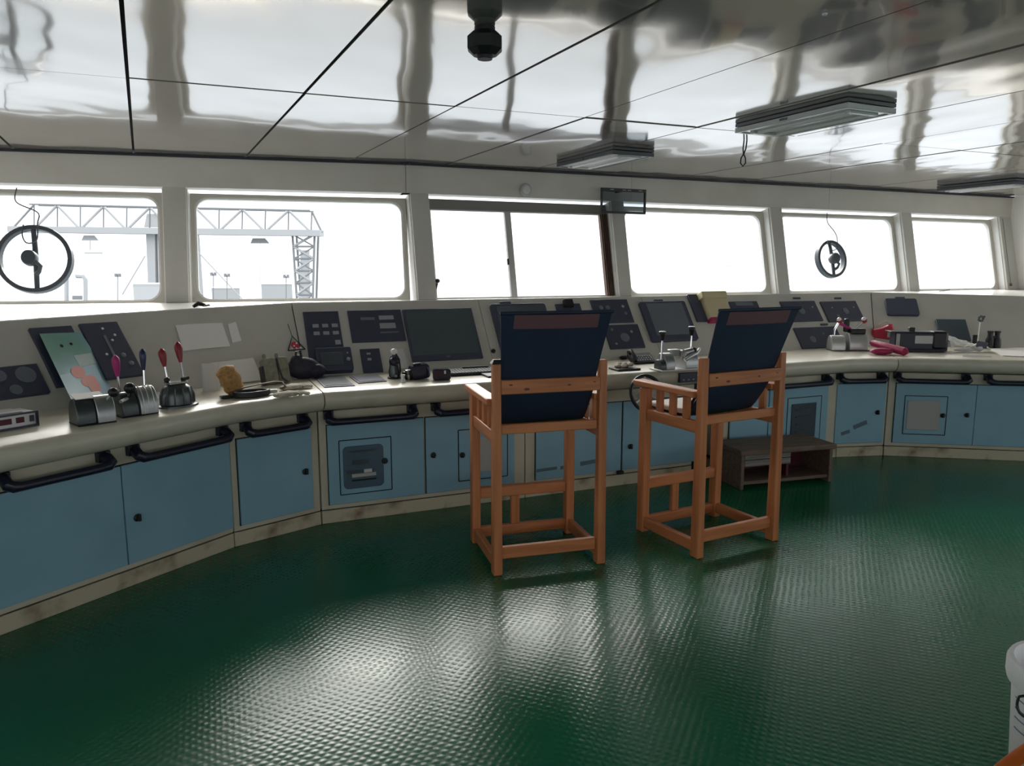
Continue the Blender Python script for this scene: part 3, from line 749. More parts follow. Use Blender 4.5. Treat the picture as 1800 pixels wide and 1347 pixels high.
# inset tablets in the desk tops
def inset(desk_, quad, label, extra):
    P = [deskpt(*q, ZD) for q in quad]
    o = MB().prism([p + Vector((0, 0, -.004)) for p in P], [p + Vector((0, 0, .006)) for p in P]).build('desk_inset', 'bezel', desk_, bev=.002, label=label)
    c = sum(P, Vector()) / 4
    Q = [c + (p - c) * .86 + Vector((0, 0, .005)) for p in P]
    MB().prism(Q, [p + Vector((0, 0, .004)) for p in Q]).build('inset_face', extra, o, bev=.001)
inset(kC, [(552, 664), (603, 662), (624, 679), (570, 682)], 'grey key tray sunk into the desk', 'gunmetal')
inset(kC, [(614, 663), (664, 660), (680, 671), (630, 675)], 'dark tray with small switches sunk into the desk', 'instrument')

# ------------------------------------------------------------------ two tall pine chairs
def chair(label, loc, ang, cap):
    M = RZ(ang, loc); c = thing('high_chair', label, 'chair', M, 'tall wooden helm chairs')
    W, D = .63, .55
    def P(name, m_, ctr, sz, bev=.005, par=None): return MB().box(ctr, sz, M).build(name, m_, par or c, bev=bev)
    lw, ld = .05, .062
    rl = []
    for x in (lw / 2, W - lw / 2):
        o = MB(); o.prism([M @ Vector((x + i * lw / 2, ld / 2 + j * ld / 2, 0)) for i, j in ((-1, -1), (1, -1), (1, 1), (-1, 1))], [M @ Vector((x + i * lw * .42, ld / 2 + j * ld * .36 + .004, 1.12)) for i, j in ((-1, -1), (1, -1), (1, 1), (-1, 1))])
        rl.append(o.build('rear_leg', 'pine_v', c, bev=.006))
        P('front_leg', 'pine_v', (x, D - ld / 2, .445), (lw, ld, .89))
    if cap:
        mb = MB(); t = lw / 2 + .004
        mb.prism([M @ Vector((lw / 2 + i * t, ld / 2 + j * (ld * .36 + .006), 1.118)) for i, j in ((-1, -1), (1, -1), (1, 1), (-1, 1))], [M @ Vector((lw / 2 + i * t * .75 + .006, ld / 2 + j * .014, 1.140)) for i, j in ((-1, -1), (1, -1), (1, 1), (-1, 1))])
        mb.build('leg_cap', 'rubber', rl[0], bev=.002)
    # rails
    P('rear_rail', 'pine_x', (W / 2, .045, .775), (W - 2 * lw, .03, .052)); P('front_rail', 'pine_x', (W / 2, D - .03, .735), (W - 2 * lw, .032, .06))
    bs = P('back_slat', 'pine_x', (W / 2, .018, .998), (W - 2 * lw + .008, .026, .074))
    for kx, kz, a_ in ((.13, .985, .012), (.045, 1.01, .008), (.36, .998, .008), (.50, 1.008, .006)):
        T = M @ Matrix.Translation((lw + kx, .0045, kz)) @ Matrix.Rotation(PI / 2, 4, 'X'); MB().lathe([(a_ * .1, 0), (a_, 0), (a_ * .8, .0012), (a_ * .1, .0012)], T, 10, 1.3, .55).build('knot', 'knot', bs)
    for x in (.024, W - .024):
        P('seat_side_rail', 'pine_y', (x, D / 2, .735), (.032, D - 2 * ld, .066))
        ar = MB(); pr = [(-.005, .897), (-.005, .932), (.10, .934), (D + .035, .934), (D + .05, .920), (D + .035, .899), (.1, .899)]
        hw = .036; xa = x - .006 if x < .3 else x + .006
        a0 = .066
        pr = [(y if y > .05 else a0, z) for y, z in pr]
        ar.prism([M @ Vector((xa - hw, y, z)) for y, z in pr], [M @ Vector((xa + hw, y, z)) for y, z in pr]); ar.build('armrest', 'pine_y', c, bev=.006)
        for k in range(3): P('arm_slat', 'pine_v', (x, .155 + k * .115, .834), (.026, .045, .132), .004)
        P('bottom_side_rail', 'pine_y', (x, D / 2, .062), (.034, D - 2 * ld, .064))
    P('bottom_rear_rail', 'pine_x', (W / 2, .04, .112), (W - 2 * lw, .034, .064)); P('bottom_front_rail', 'pine_x', (W / 2, D - .035, .062), (W - 2 * lw, .034, .062))
    P('footrest', 'pine_x', (W / 2, D - .03, .298), (W - 2 * lw, .046, .062)); P('footrest_post', 'pine_v', (W * .42, D - .034, .18), (.052, .032, .174))
    # canvas sling: seat curling up into a reclined back
    prof = [(.50, .772), (.42, .762), (.34, .756), (.27, .757), (.215, .772), (.17, .81), (.125, .87), (.080, .95), (.050, 1.03), (.013, 1.14), (-.030, 1.26), (-.072, 1.372)]
    nx = 9; th = .007; vs_, fs = [], []
    for side in (0, 1):
        for j, (y, z) in enumerate(prof):
            y2, z2 = prof[min(j + 1, len(prof) - 1)]; y1, z1 = prof[max(j - 1, 0)]
            ty, tz = y2 - y1, z2 - z1; l_ = math.hypot(ty, tz); ny, nz = tz / l_, -ty / l_
            half = (W / 2 - lw - .004 + (.032 * max(0, z - 1.05) / .32)) * (1 - (.05 if j in (5, 6) else .02 if j in (4, 7) else 0))
            for i in range(nx):
                u = i / (nx - 1) * 2 - 1; sag = .012 * (1 - u * u)
                vs_.append(M @ Vector((W / 2 + u * half, y + ny * (th * side - sag * (1 if j > 5 else .6)) * (1 if j > 4 else 1), z + nz * (th * side - sag))))
    n = len(prof) * nx
    for s_ in (0, 1):
        for j in range(len(prof) - 1):
            for i in range(nx - 1):
                a_ = s_ * n + j * nx + i; fs.append((a_, a_ + 1, a_ + nx + 1, a_ + nx))
    edge = [i for i in range(nx)] + [j * nx + nx - 1 for j in range(1, len(prof))] + [(len(prof) - 1) * nx + i for i in range(nx - 2, -1, -1)] + [j * nx for j in range(len(prof) - 2, 0, -1)]
    for k in range(len(edge)):
        a_, b_ = edge[k], edge[(k + 1) % len(edge)]; fs.append((a_, b_, b_ + n, a_ + n))
    cv = MB().add(vs_, fs).build('canvas_sling', 'navy_canvas', c)
    # light through the canvas painted as a maroon band, top bar and side poles of the back
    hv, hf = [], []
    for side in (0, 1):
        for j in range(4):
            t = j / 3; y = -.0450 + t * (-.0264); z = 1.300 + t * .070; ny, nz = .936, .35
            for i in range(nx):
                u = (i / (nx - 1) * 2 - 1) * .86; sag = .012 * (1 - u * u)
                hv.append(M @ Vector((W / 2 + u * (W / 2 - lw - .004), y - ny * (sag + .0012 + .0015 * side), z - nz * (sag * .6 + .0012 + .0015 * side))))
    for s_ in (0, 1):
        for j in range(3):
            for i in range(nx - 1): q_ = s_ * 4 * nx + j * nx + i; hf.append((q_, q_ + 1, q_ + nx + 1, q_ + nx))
    MB().add(hv, hf).build('lit_hem', 'lit_hem', cv, label='maroon band at the canvas top, light through the cloth put in as colour')
    MB().tube([(lw - .034, -.076, 1.378), (W - lw + .034, -.076, 1.378)], .009, 10, M).build('top_bar', 'navy_canvas', c)
    for x in (lw + .012, W - lw - .012):
        MB().tube([(x, .21, .785), (x, .178, .82), (x, .090, .95), (x, .058, 1.03), (x, .021, 1.14), (x, -.022, 1.26), (x, -.064, 1.37)], .009, 8, M).build('back_pole', 'navy_rail', c)
    mb = MB(); pr = rrect(lw + .012, W - lw - .012, .24, D - .01, .03); mb.prism([M @ Vector((x, y, .772)) for x, y in pr], [M @ Vector((x, y, .803)) for x, y in pr]); mb.build('seat_cushion', 'cushion', c, bev=.009)
    return c
RL1 = atz(868, 1014, 0); RL2 = atz(1225, 984, 0)
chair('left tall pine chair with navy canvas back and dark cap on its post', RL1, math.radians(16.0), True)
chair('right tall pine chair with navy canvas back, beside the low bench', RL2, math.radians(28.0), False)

# ------------------------------------------------------------------ low step bench
b0 = atz(1301, 862, 0); b1 = atz(1461, 847, 0); ba = math.atan2(b1.y - b0.y, b1.x - b0.x); BL = (b1 - b0).length; M = RZ(ba, b0); BH = .295; BD = .34
bn_ = thing('step_bench', 'low dark wooden step bench standing behind the right chair', 'bench', M)
MB().box((BL / 2, BD / 2, BH - .02), (BL + .03, BD + .03, .04), M).build('top_board', 'bench_wood', bn_, bev=.008)
for x in (.014, BL - .014): MB().box((x, BD / 2, (BH - .04) / 2), (.028, BD, BH - .04), M).build('side_panel', 'bench_wood', bn_, bev=.004)
MB().box((BL / 2, BD / 2, .045), (BL - .056, BD - .02, .025), M).build('bottom_board', 'bench_wood', bn_, bev=.003)
MB().box((BL / 2, BD - .012, .15), (BL - .056, .02, .185), M).build('back_board', 'bench_maroon', bn_, smooth=False)
MB().box((BL * .55, BD / 2 + .02, .15), (.02, BD - .07, .18), M).build('divider', 'bench_maroon', bn_, smooth=False)
for z, hh in ((.232, .036), (.186, .046)): MB().box((BL * .29 + .01, .03, z), (BL * .52 - .02, .018, hh), M).build('front_plank', 'bench_pale', bn_, bev=.003)

# ------------------------------------------------------------------ bucket and orange hose at the right edge
rp = atz(1774, 1184, .41); M = RZ(math.radians(20), (rp.x + .222, rp.y + .03, 0)) @ Matrix.Scale(1.14, 4)
bk = thing('bucket', 'white plastic bucket with printed lines at the bottom right', 'bucket', M)
MB().lathe([(.02, .0), (.118, .0), (.122, .006), (.138, .30), (.134, .305), (.113, .012), (.02, .012)], M, 40).build('wall', 'bucket', bk)
MB().lathe([(.136, .298), (.150, .300), (.154, .315), (.154, .352), (.149, .362), (.138, .362), (.133, .352), (.133, .300)], M, 40).build('rim', 'bucket', bk)
for z, sp in ((.262, 1), (.232, .9), (.205, 1), (.175, .8)):
    mb = MB(); r = .124 + (z - .006) / .294 * .0145 + .0012; pts_lo, pts_hi = [], []
    for k in range(13):
        a_ = math.radians(150 + sp * (k * 7.5)); r0 = r - .001
        pts_lo.append((a_, r0))
    A = [M @ Vector((r * math.cos(a_), r * math.sin(a_), z)) for a_, r0 in pts_lo]; B = [M @ Vector((r * math.cos(a_), r * math.sin(a_), z + .004)) for a_, r0 in pts_lo]
    A2 = [M @ Vector((r0 * math.cos(a_), r0 * math.sin(a_), z)) for a_, r0 in pts_lo]; B2 = [M @ Vector((r0 * math.cos(a_), r0 * math.sin(a_), z + .004)) for a_, r0 in pts_lo]
    mb.sweep([[a, b_, c_, d_] for a, b_, c_, d_ in zip(A, B, B2, A2)]); mb.build('printed_line', 'bucket_print', bk)
mb = MB(); pts = [(-.132, .03, .292)] + [(-.142 - .034 * math.sin(t), .04 - .012 * t, .268 + .024 * math.cos(t)) for t in [k * PI / 8 for k in range(1, 8)]] + [(-.132, .0, .245)]
mb.tube(pts, .004, 8, M); mb.build('handle', 'black', bk)
pts = []
for k in range(25):
    an = 172 + k * 6.5; a_ = math.radians(an); pts.append(Vector((.2 * math.cos(a_), .2 * math.sin(a_), .022 + .0053 * min(an - 172, 50))))
tag(MB().tube(pts, .02, 12, RZ(0, M.translation)).build('hose', 'orange'), 'orange hose wrapped round the white bucket at bottom right corner', 'hose')

# ------------------------------------------------------------------ ceiling fittings
def fixture(label, M, lit):
    c = thing('ceiling_light', label, 'light', M, 'boxy ceiling lights'); L, W = .76, .34
    MB().box((0, 0, -.010), (W, L, .020), M).build('housing', 'fixture_dark', c, bev=.004)
    ring(M, sqr2(-W / 2, W / 2, -L / 2, L / 2), rrect(-W / 2 + .02, W / 2 - .02, -L / 2 + .02, L / 2 - .02, .02), -.050, -.023).build('frame', 'fixture_pale' if lit else 'fixture_dark', c, bev=.003)
    MB().box((0, 0, -.040), (W - .036, L - .036, .010), M).build('diffuser', 'diffuser', c, bev=.003)
    for x in (-.07, .07):
        t = MB().tube([(x, -L / 2 + .08, -.050), (x, L / 2 - .08, -.050)], .011, 12, M).build('tube', 'white_plastic', c)
    for y in (-L / 2 + .06, L / 2 - .06): MB().box((0, y, -.050), (.2, .03, .014), M).build('tube_holder', 'fixture_pale', c, bev=.003)
    MB().box((-W / 2 - .002, .02, -.036), (.004, .05, .012), M).build('clip', 'fixture_dark', c)
    return c
la = math.radians(116 - 90)
pB = atz(1490, 188, 2.35); ux = Vector((math.cos(la), math.sin(la), 0)); uy = Vector((-math.sin(la), math.cos(la), 0))
cc = pB + ux * .17 + uy * .38
fixture('nearest boxy ceiling light with a pale frame and dark housing', RZ(la, (cc.x, cc.y, CEIL - .003)), True)
pB = atz(1147, 276, 2.35); cc = pB - ux * .17 + uy * .36
fixture('middle boxy ceiling light above the sliding window', RZ(la, (cc.x, cc.y, CEIL - .003)), False)
pB = atz(1740, 328, 2.35); cc = pB + ux * .12 + uy * .12
fixture('farthest boxy ceiling light near the right bulkhead', RZ(la, (cc.x, cc.y, CEIL - .003)), False)
p = atz(852, 46, CEIL); M = RZ(math.radians(22.5), (p.x, p.y, CEIL - .003)) @ Matrix.Diagonal((1, 1, .82, 1))
sp = thing('ceiling_speaker', 'black octagonal speaker hanging from the ceiling', 'speaker', M)
MB().lathe([(.005, 0), (.035, 0), (.035, -.02), (.005, -.02)], M, 16).build('mount', 'speaker', sp)
MB().lathe([(.005, -.018), (.040, -.018), (.062, -.042), (.062, -.088), (.040, -.112), (.005, -.112)], M, 8).build('body', 'speaker', sp, smooth=False)
MB().lathe([(.005, -.110), (.027, -.110), (.025, -.126), (.005, -.126)], M, 16).build('nose', 'rubber', sp)
p = atz(1450, 22, CEIL); M = RZ(0, (p.x, p.y, CEIL - .003))
tag(MB().lathe([(.001, 0), (.009, 0), (.007, -.006), (.001, -.008)], M, 12).build('ceiling_sensor', 'lamp_dot'), 'tiny pale sensor dot on the dark ceiling panel', 'sensor')
p = atz(1308, 246, CEIL); q = [(0, 0, 0), (-.004, 0, -.05), (.0, 0, -.085), (-.014, 0, -.11), (-.016, 0, -.14), (0, 0, -.160), (.016, 0, -.14), (.014, 0, -.11), (.002, 0, -.085), (.014, 0, -.05), (.018, 0, 0)]
tag(MB().tube(q, .0045, 8, RZ(0, (p.x, p.y, CEIL - .003))).build('cord_loop', 'rubber'), 'black cord loop hanging from the ceiling beside the nearest light', 'cord')

# ------------------------------------------------------------------ on the front bulkhead and windows
nR = V3(outward(DR), 0); uRv = V3(DR, 0)
def hdr(px, py, seg=SEG_R):
    n = V3(outward(seg[1]), 0); return onplane(px, py, V3(seg[0], 0) - n * .002, n)
p = hdr(923, 334); Mh = basis(p, uRv, Vector((0, 0, 1)), -nR)
sp = thing('bulkhead_speaker', 'small round pale speaker on the bulkhead above the sliding window', 'speaker', Mh)
MB().lathe([(.004, 0), (.052, 0), (.052, .018), (.045, .03), (.004, .03)], Mh, 24).build('body', 'hatch_grey', sp)
MB().lathe([(.004, .029), (.036, .029), (.030, .036), (.004, .038)], Mh, 20).build('grille', 'paper_grey', sp)
pc = hdr(1082, 356) - nR * .12; Mh = basis(pc, uRv, Vector((0, 0, 1)), -nR)
mo = thing('hanging_display', 'black-framed see-through display panel hung over the window pillar', 'display', Mh)
ring(Mh, sqr2(-.222, .222, -.105, .105), sqr2(-.208, .208, -.087, .080), 0, .02).build('frame', 'black', mo, bev=.002)
MB().box((0, -.003, .008), (.42, .172, .004), Mh).build('pane', 'glass_smoke', mo, smooth=False)
MB().box((0, .09, -.012), (.40, .02, .02), Mh).build('top_strip', 'instrument', mo, bev=.003)
MB().tube([(0, .09, -.02), (0, .09, -.118)], .012, 10, Mh).build('bracket', 'black', mo)
for (x, y) in ((-.12, .092), (.0, .092), (.05, .092), (.16, .092)): MB().box((x, y, .0205), (.035, .005, .002), Mh).build('marking', 'hatch_grey', mo)

def clearview(label, num, px, py, r, seed, dx=0.):
    M, u0, u1 = WIN[num]; n = M.col[2].xyz; P = onplane(px, py, M @ Vector((0, 0, .085)), n); q = M.inverted() @ P
    T = M @ Matrix.Translation((q.x, q.y, .085)) @ Matrix.Diagonal((1, 1, 1, 1))
    c = thing('clear_view_screen', label, 'wiper', T, 'round clear-view screens')
    prof = []
    mb = MB(); N = 48; rings = []
    for k in range(N + 1):
        a_ = k * 2 * PI / N; e = Vector((math.cos(a_), math.sin(a_), 0))
        rings.append([T @ (e * (r + dr) + Vector((0, 0, dz))) for dr, dz in ((-.014, -.03), (.014, -.03), (.018, .02), (-.018, .02))])
    mb.sweep(rings); mb.build('rim', 'ring_black', c, bev=.003)
    MB().tube([(-.005, -r, -.01), (.006, -.05, -.012), (.010, .05, -.012), (.012, r, -.01)], [.016, .018, .018, .016], 8, T).build('spoke', 'ring_black', c)
    Tm = T @ Matrix.Translation((-.02 + dx, .0, 0)) @ Matrix.Rotation(PI, 4, 'X')
    MB().lathe([(.005, .0), (.042, .0), (.05, .02), (.05, .06), (.044, .075), (.005, .078)], Tm, 20, 1.0, 1.1).build('motor', 'ring_black', c)
    MB().tube([(.01, .02, -.05), (.05, .06, -.055), (.035, .095, -.04), (.012, .11, -.02)], [.016, .014, .014, .016], 8, T).build('bracket', 'ring_black', c)
    MB().lathe([(.01, .024), (r - .005, .024), (r - .005, .028), (.01, .028)], T, 40).build('disc', 'glass', c)
    top = T.inverted() @ (M @ Vector((q.x - .09 + dx * 2, .02, .04)))
    pts = [top, top + Vector((-.005, .10, .0)), Vector((.03 + dx, -r - .10, -.03)), Vector((.035 + dx, -r - .02, -.05)), Vector((.03, -r * .55, -.06)), Vector((-.03, -r * .45, -.06)), Vector((-.06, -r * .7, -.05)), Vector((-.055, -r - .02, -.04))]
    mb = MB(); P2 = []
    for i in range(len(pts) - 1):
        a0, a1, a2, a3 = pts[max(i - 1, 0)], pts[i], pts[i + 1], pts[min(i + 2, len(pts) - 1)]
        for k in range(6):
            t = k / 6; P2.append(.5 * ((2 * a1) + (a2 - a0) * t + (2 * a0 - 5 * a1 + 4 * a2 - a3) * t * t + (3 * a1 - a0 - 3 * a2 + a3) * t ** 3))
    mb.tube(P2, .0045, 6, T); mb.build('cable', 'ring_black', c)
clearview('large round clear-view screen on the leftmost window', 1, 62, 456, .222, 1)
clearview('smaller round clear-view screen on the right-hand window', 5, 1460, 456, .175, 2, .03)
# small fittings by the windows
M, u0, u1 = WIN[3]
q = M.inverted() @ onplane(769, 495, M @ Vector((0, 0, .03)), M.col[2].xyz)
c = thing('window_latch', 'dark latch at lower left of the sliding window', 'latch', M @ Matrix.Translation((q.x, q.y, .03)))
T = XF[c.name]; MB().tube([(-.02, .10, .03), (-.012, .05, .02), (-.004, .01, .01)], [.008, .01, .012], 8, T).build('lever', 'black', c); MB().ball((0, -.005, 0), (.02, .018, .016), T).build('knob', 'rubber', c)
p = atz(352, 539, SILL + .012); c = thing('sill_clamp', 'small black clamp lying on the sill below the left pillar', 'clamp', RZ(.4, (p.x, p.y, SILL)))
T = XF[c.name]; MB().tube([(-.04, 0, .012), (-.01, .006, .03), (.03, 0, .018)], [.010, .014, .011], 8, T).build('jaw', 'black', c); MB().tube([(.02, -.01, .016), (.055, -.015, .02)], .007, 8, T).build('screw', 'chrome', c)
M, u0, u1 = WIN[6]; 
T = M @ Matrix.Translation((u1 + .03, 0, -.012))
c = thing('pull_cord', 'thin pull cord hanging right of the rightmost window', 'cord', T)
MB().tube([(0, .03, 0), (.004, .4, 0), (.012, VL - .05, 0)], .003, 6, T).build('string', 'ring_black', c); MB().lathe([(.002, -.03), (.010, -.028), (.012, .0), (.002, .004)], T @ Matrix.Translation((.012, VL - .04, 0)) @ Matrix.Rotation(-PI / 2, 4, 'X'), 10).build('toggle', 'curtain_brown', c)
p = atz(1660, 513, SILL); c = tag(MB().tube([(-.07, 0, .006), (.0, 0, .012), (.07, 0, .02)], [.003, .004, .006], 6, RZ(math.radians(20), (p.x, p.y, SILL - .002))).build('pen', 'gunmetal'), 'thin grey pen lying on the sill below the rightmost window', 'pen')

# ------------------------------------------------------------------ helm wheel, telegraph and things lying on the desks
def SA(i): return math.atan2(SECS[i].d.y, SECS[i].d.x)
def DM(i, px, py, rot=0., z=ZD + .001): p = atz(px, py, z); return RZ(SA(i) + rot, (p.x, p.y, z))   # x along the desk, y away from the room
def rbox(M, c, s, name, m_, par, bev=.004, **k): return MB().box(c, s, M).build(name, m_, par, bev=bev, **k)
t_, z_ = front(2, 1137, 692, -.23)
P = PT(2, t_, -.23, z_); d2 = V3(SECS[2].d, 0); n2 = V3(SECS[2].n, 0)
ax = (-n2 + Vector((0, 0, .35))).normalized(); upv = (Vector((0, 0, 1)) - ax * ax.z).normalized(); Mw = basis(P, upv.cross(ax), upv, ax)
wh = thing('helm_wheel', 'small black-rimmed steering wheel at the middle desk edge', 'wheel', Mw)
mb = MB(); rings = []
for k in range(37):
    a = k * PI / 18; e = Vector((math.cos(a), math.sin(a), 0)); rings.append([Mw @ (e * (.128 + .013 * math.cos(b)) + Vector((0, 0, .013 * math.sin(b)))) for b in [j * PI / 4 for j in range(8)]])
mb.sweep(rings); mb.build('rim', 'black', wh)
for a in (PI / 2 + 2.1, PI / 2, PI / 2 - 2.1): MB().tube([(.02 * math.cos(a), .02 * math.sin(a), -.012), (.12 * math.cos(a), .12 * math.sin(a), 0)], [.017, .011], 8, Mw).build('spoke', 'silver', wh)
MB().lathe([(.003, -.10), (.022, -.10), (.03, -.03), (.036, 0), (.03, .012), (.003, .014)], Mw, 20).build('hub', 'cushion', wh)
# helm display on the desk edge, part of the middle desk
t0 = front(2, 1192, 672, -.142)[0]; t1 = front(2, 1236, 668, -.142)[0]
hd = MB().box(((t0 + t1) / 2, .15, .805), (t1 - t0, .03, .07), FFR(2)).build('helm_display', 'instrument', kD, bev=.004, label='black helm display under the desk edge')
for k in range(5): MB().box((t0 + .03 + k * (t1 - t0 - .05) / 4, .167, .79), (.014, .006, .01), FFR(2)).build('key', 'button', hd, bev=.001)

M = DM(2, 1192, 650)
tg = thing('engine_telegraph', 'grey metal twin engine telegraph with two tall black-knobbed levers', 'lever', M)
rbox(M, (.0, .02, .006), (.36, .17, .012), 'base_plate', 'white_plastic', tg)
def dome(M, c, w, r, h, name, m_, par, n=12, skirt=.02):       # half-round housing lying along x
    pr = [(-r, 0), (-r, skirt)] + [(-r * math.cos(PI * k / n), skirt + (h - skirt) * math.sin(PI * k / n)) for k in range(1, n)] + [(r, skirt), (r, 0)]
    x, y, z = c
    return MB().prism([M @ Vector((x - w / 2, y + a, z + b)) for a, b in pr], [M @ Vector((x + w / 2, y + a, z + b)) for a, b in pr]).build(name, m_, par, bev=.004)
dome(M, (-.10, .02, .012), .075, .075, .115, 'housing', 'alu', tg); dome(M, (.085, .02, .012), .11, .075, .13, 'housing', 'alu', tg)
dome(M, (-.155, .0, .012), .045, .05, .07, 'lever_boot', 'gunmetal', tg)
for x, yy, h_ in ((-.150, .0, .265), (.125, .03, .29)):
    lv = MB().tube([(x, yy, .06), (x + .012, yy + .01, h_ - .05)], .007, 10, M).build('lever', 'chrome', tg)
    MB().lathe([(.003, -.045), (.016, -.045), (.019, -.02), (.022, -.015), (.022, .0), (.026, .004), (.026, .014), (.003, .016)], M @ Matrix.Translation((x + .012, yy + .01, h_)), 18).build('knob', 'black', lv)
    MB().lathe([(.003, .015), (.025, .015), (.022, .02), (.003, .021)], M @ Matrix.Translation((x + .012, yy + .01, h_)), 18).build('knob_cap', 'white_plastic', lv)
MB().tube([(.02, -.05, .075), (.06, -.06, .10), (.12, -.05, .12), (.17, -.02, .15)], [.014, .018, .014, .01], 10, M).build('handle', 'silver', tg)
MB().tube([(.03, -.03, .125), (.10, -.03, .14)], [.026, .022], 12, M).build('link', 'alu', tg); MB().ball((.11, -.03, .14), .024, M).build('ball', 'black', tg)
rbox(M, (-.01, .05, .12), (.08, .05, .05), 'switch_box', 'alu', tg)

M = DM(2, 1131, 639); kp = thing('keypad_unit', 'black keypad unit with a handset left of the telegraph levers', 'keypad', M)
K = M @ Matrix.Translation((0, .03, .03)) @ Matrix.Rotation(.5, 4, 'X')
rbox(K, (0, 0, 0), (.20, .13, .04), 'body', 'black', kp, .006)
mb = MB()
for r_ in range(3):
    for k in range(7): mb.box((-.06 + k * .022, -.04 + r_ * .025, .022), (.010, .012, .006), K)
mb.build('keys', 'button', kp, kind='stuff')
MB().tube([(-.085, -.04, .02), (-.09, -.02, .05), (-.088, .04, .055), (-.082, .07, .02)], [.02, .015, .015, .02], 10, K).build('handset', 'black', kp)
M = DM(2, 1098, 650); pd = thing('desk_tray', 'dark shallow tray with crumpled cream paper on the middle desk', 'tray', M)
rbox(M, (0, .0, .008), (.19, .14, .014), 'tray', 'black', pd); 
mb = MB(); 
for k in range(6): mb.ball((-.05 + k * .018, .01 + .02 * math.sin(k * 2.1), .028 + .01 * (k % 2)), (.03, .025, .016), M, 8, 5)
mb.build('crumpled_paper', 'glove_cloth', pd)
M = DM(2, 1097, 632); tag(MB().ball((0, 0, .016), (.045, .022, .016), M).build('coin_pouch', 'black'), 'small black pouch beside the cream paper tray', 'pouch')
# monitor foot / dark box behind the telegraph
M = DM(2, 1190, 618); c = thing('desk_keyboard', 'dark keyboard pushed under the grey-screened monitor', 'keyboard', M)
rbox(M, (.03, 0, .012), (.36, .12, .022), 'case', 'black', c); mb = MB()
for r_ in range(4):
    for k in range(14): mb.box((-.12 + k * .024, -.04 + r_ * .025, .026), (.018, .018, .006), M)
mb.build('keys', 'instrument', c, kind='stuff')
# cream carton on the board
Mb = BF[2][0]; x0, y1 = board(2, 1226, 521); x1, y0 = board(2, 1276, 568)
x1 = x0 + .24
c = thing('carton', 'cream cardboard box leaning on the board beside the right chair', 'box', Mb @ Matrix.Translation((x0, y0, 0)))
rbox(Mb, ((x0 + x1) / 2, (y0 + y1) / 2 - .01, .032), (x1 - x0, y1 - y0 - .04, .06), 'body', 'cardboard', c, .003)
Tl = Mb @ Matrix.Translation(((x0 + x1) / 2 - .005, y1 - .03, .045)) @ Matrix.Rotation(.15, 4, 'X'); rbox(Tl, (0, 0, 0), (x1 - x0 + .03, .06, .09), 'lid', 'cardboard', c, .006)
rbox(Mb, ((x0 + x1) / 2, y0 + .012, .034), (x1 - x0 + .004, .03, .064), 'bottom_band', 'magenta_roll', c, .002)

# ---- middle-left desk
M = DM(2, 693, 665); c = thing('handheld_microphone', 'clear-bodied handheld microphone with white top standing by the trays', 'microphone', M)
MB().lathe([(.004, 0), (.045, 0), (.047, .01), (.040, .012), (.004, .012)], M, 20).build('foot', 'black', c)
MB().lathe([(.004, .012), (.036, .012), (.038, .05), (.030, .09), (.034, .12), (.02, .155), (.004, .158)], M, 16, 1, .8).build('body', 'gunmetal', c)
MB().ball((0, -.012, .115), (.036, .032, .032), M).build('grip', 'navy_rail', c); MB().ball((.002, 0, .178), (.025, .022, .022), M).build('cap', 'white_plastic', c)
MB().tube([(.03, -.02, .01), (.036, -.028, .06), (.03, -.026, .13), (.012, -.012, .165)], .006, 8, M).build('cord', 'black', c)
MB().lathe([(.002, 0), (.009, 0), (.009, .008), (.002, .01)], M @ Matrix.Translation((.0, -.040, .02)) @ Matrix.Rotation(PI / 2, 4, 'X'), 12).build('button', 'button', c)
q = [board(2, *p) for p in ((694, 616), (708, 614), (718, 648), (700, 650))]; Mb = BF[2][0]
mb = MB().prism([Mb @ Vector((x, y, .002)) for x, y in q], [Mb @ Vector((x, y, .008)) for x, y in q]); tag(mb.build('backing_card', 'paper_grey'), 'pale grey card leaning on the board behind the microphone', 'card')
M = DM(2, 734, 667); c = thing('camera', 'navy camera lying on its side with a silver lens ring', 'camera', M)
T = M @ Matrix.Translation((.015, .01, .048)) @ Matrix.Rotation(-.12, 4, 'Y')
mb = MB(); pr = rrect(-.06, .065, -.045, .05, .02); mb.prism([T @ Vector((x, -.035, y)) for x, y in pr], [T @ Vector((x, .045, y)) for x, y in pr]); mb.build('body', 'cup_navy', c, bev=.006)
Tl = T @ Matrix.Translation((-.06, 0, -.008)) @ Matrix.Rotation(-PI / 2, 4, 'Y'); MB().lathe([(.004, 0), (.036, 0), (.036, .012), (.028, .02), (.028, .05), (.02, .052), (.004, .05)], Tl, 20).build('lens', 'black', c)
MB().lathe([(.029, .018), (.038, .018), (.038, .032), (.029, .032)], Tl, 20).build('lens_ring', 'chrome', c)
rbox(T, (-.01, .0, .055), (.05, .03, .014), 'viewfinder', 'black', c); MB().tube([(.05, -.036, .03), (.055, -.045, .0), (.05, -.037, -.03)], .005, 6, T).build('strap', 'lever_navy', c)
M = DM(2, 709, 672); tag(MB().lathe([(.002, 0), (.020, 0), (.017, .01), (.007, .03), (.010, .04), (.013, .05), (.002, .05)], M, 14).build('bottle_cap', 'white_plastic'), 'small white funnel-shaped cap in front of the camera', 'cap')
M = DM(2, 776, 668, -.15); c = thing('spectacle_case', 'glossy navy case standing between camera and keyboard', 'case', M)
mb = MB(); pr = rrect(-.06, .06, .0, .075, .018); mb.prism([M @ Vector((x, -.028, y)) for x, y in pr], [M @ Vector((x * .94, .028, y)) for x, y in pr]); mb.build('shell', 'cup_navy', c, bev=.006); rbox(M, (.02, -.0295, .055), (.012, .004, .022), 'clasp', 'white_plastic', c, .001)
M = DM(2, 822, 658); c = thing('keyboard', 'long black keyboard below the widest monitor', 'keyboard', M)
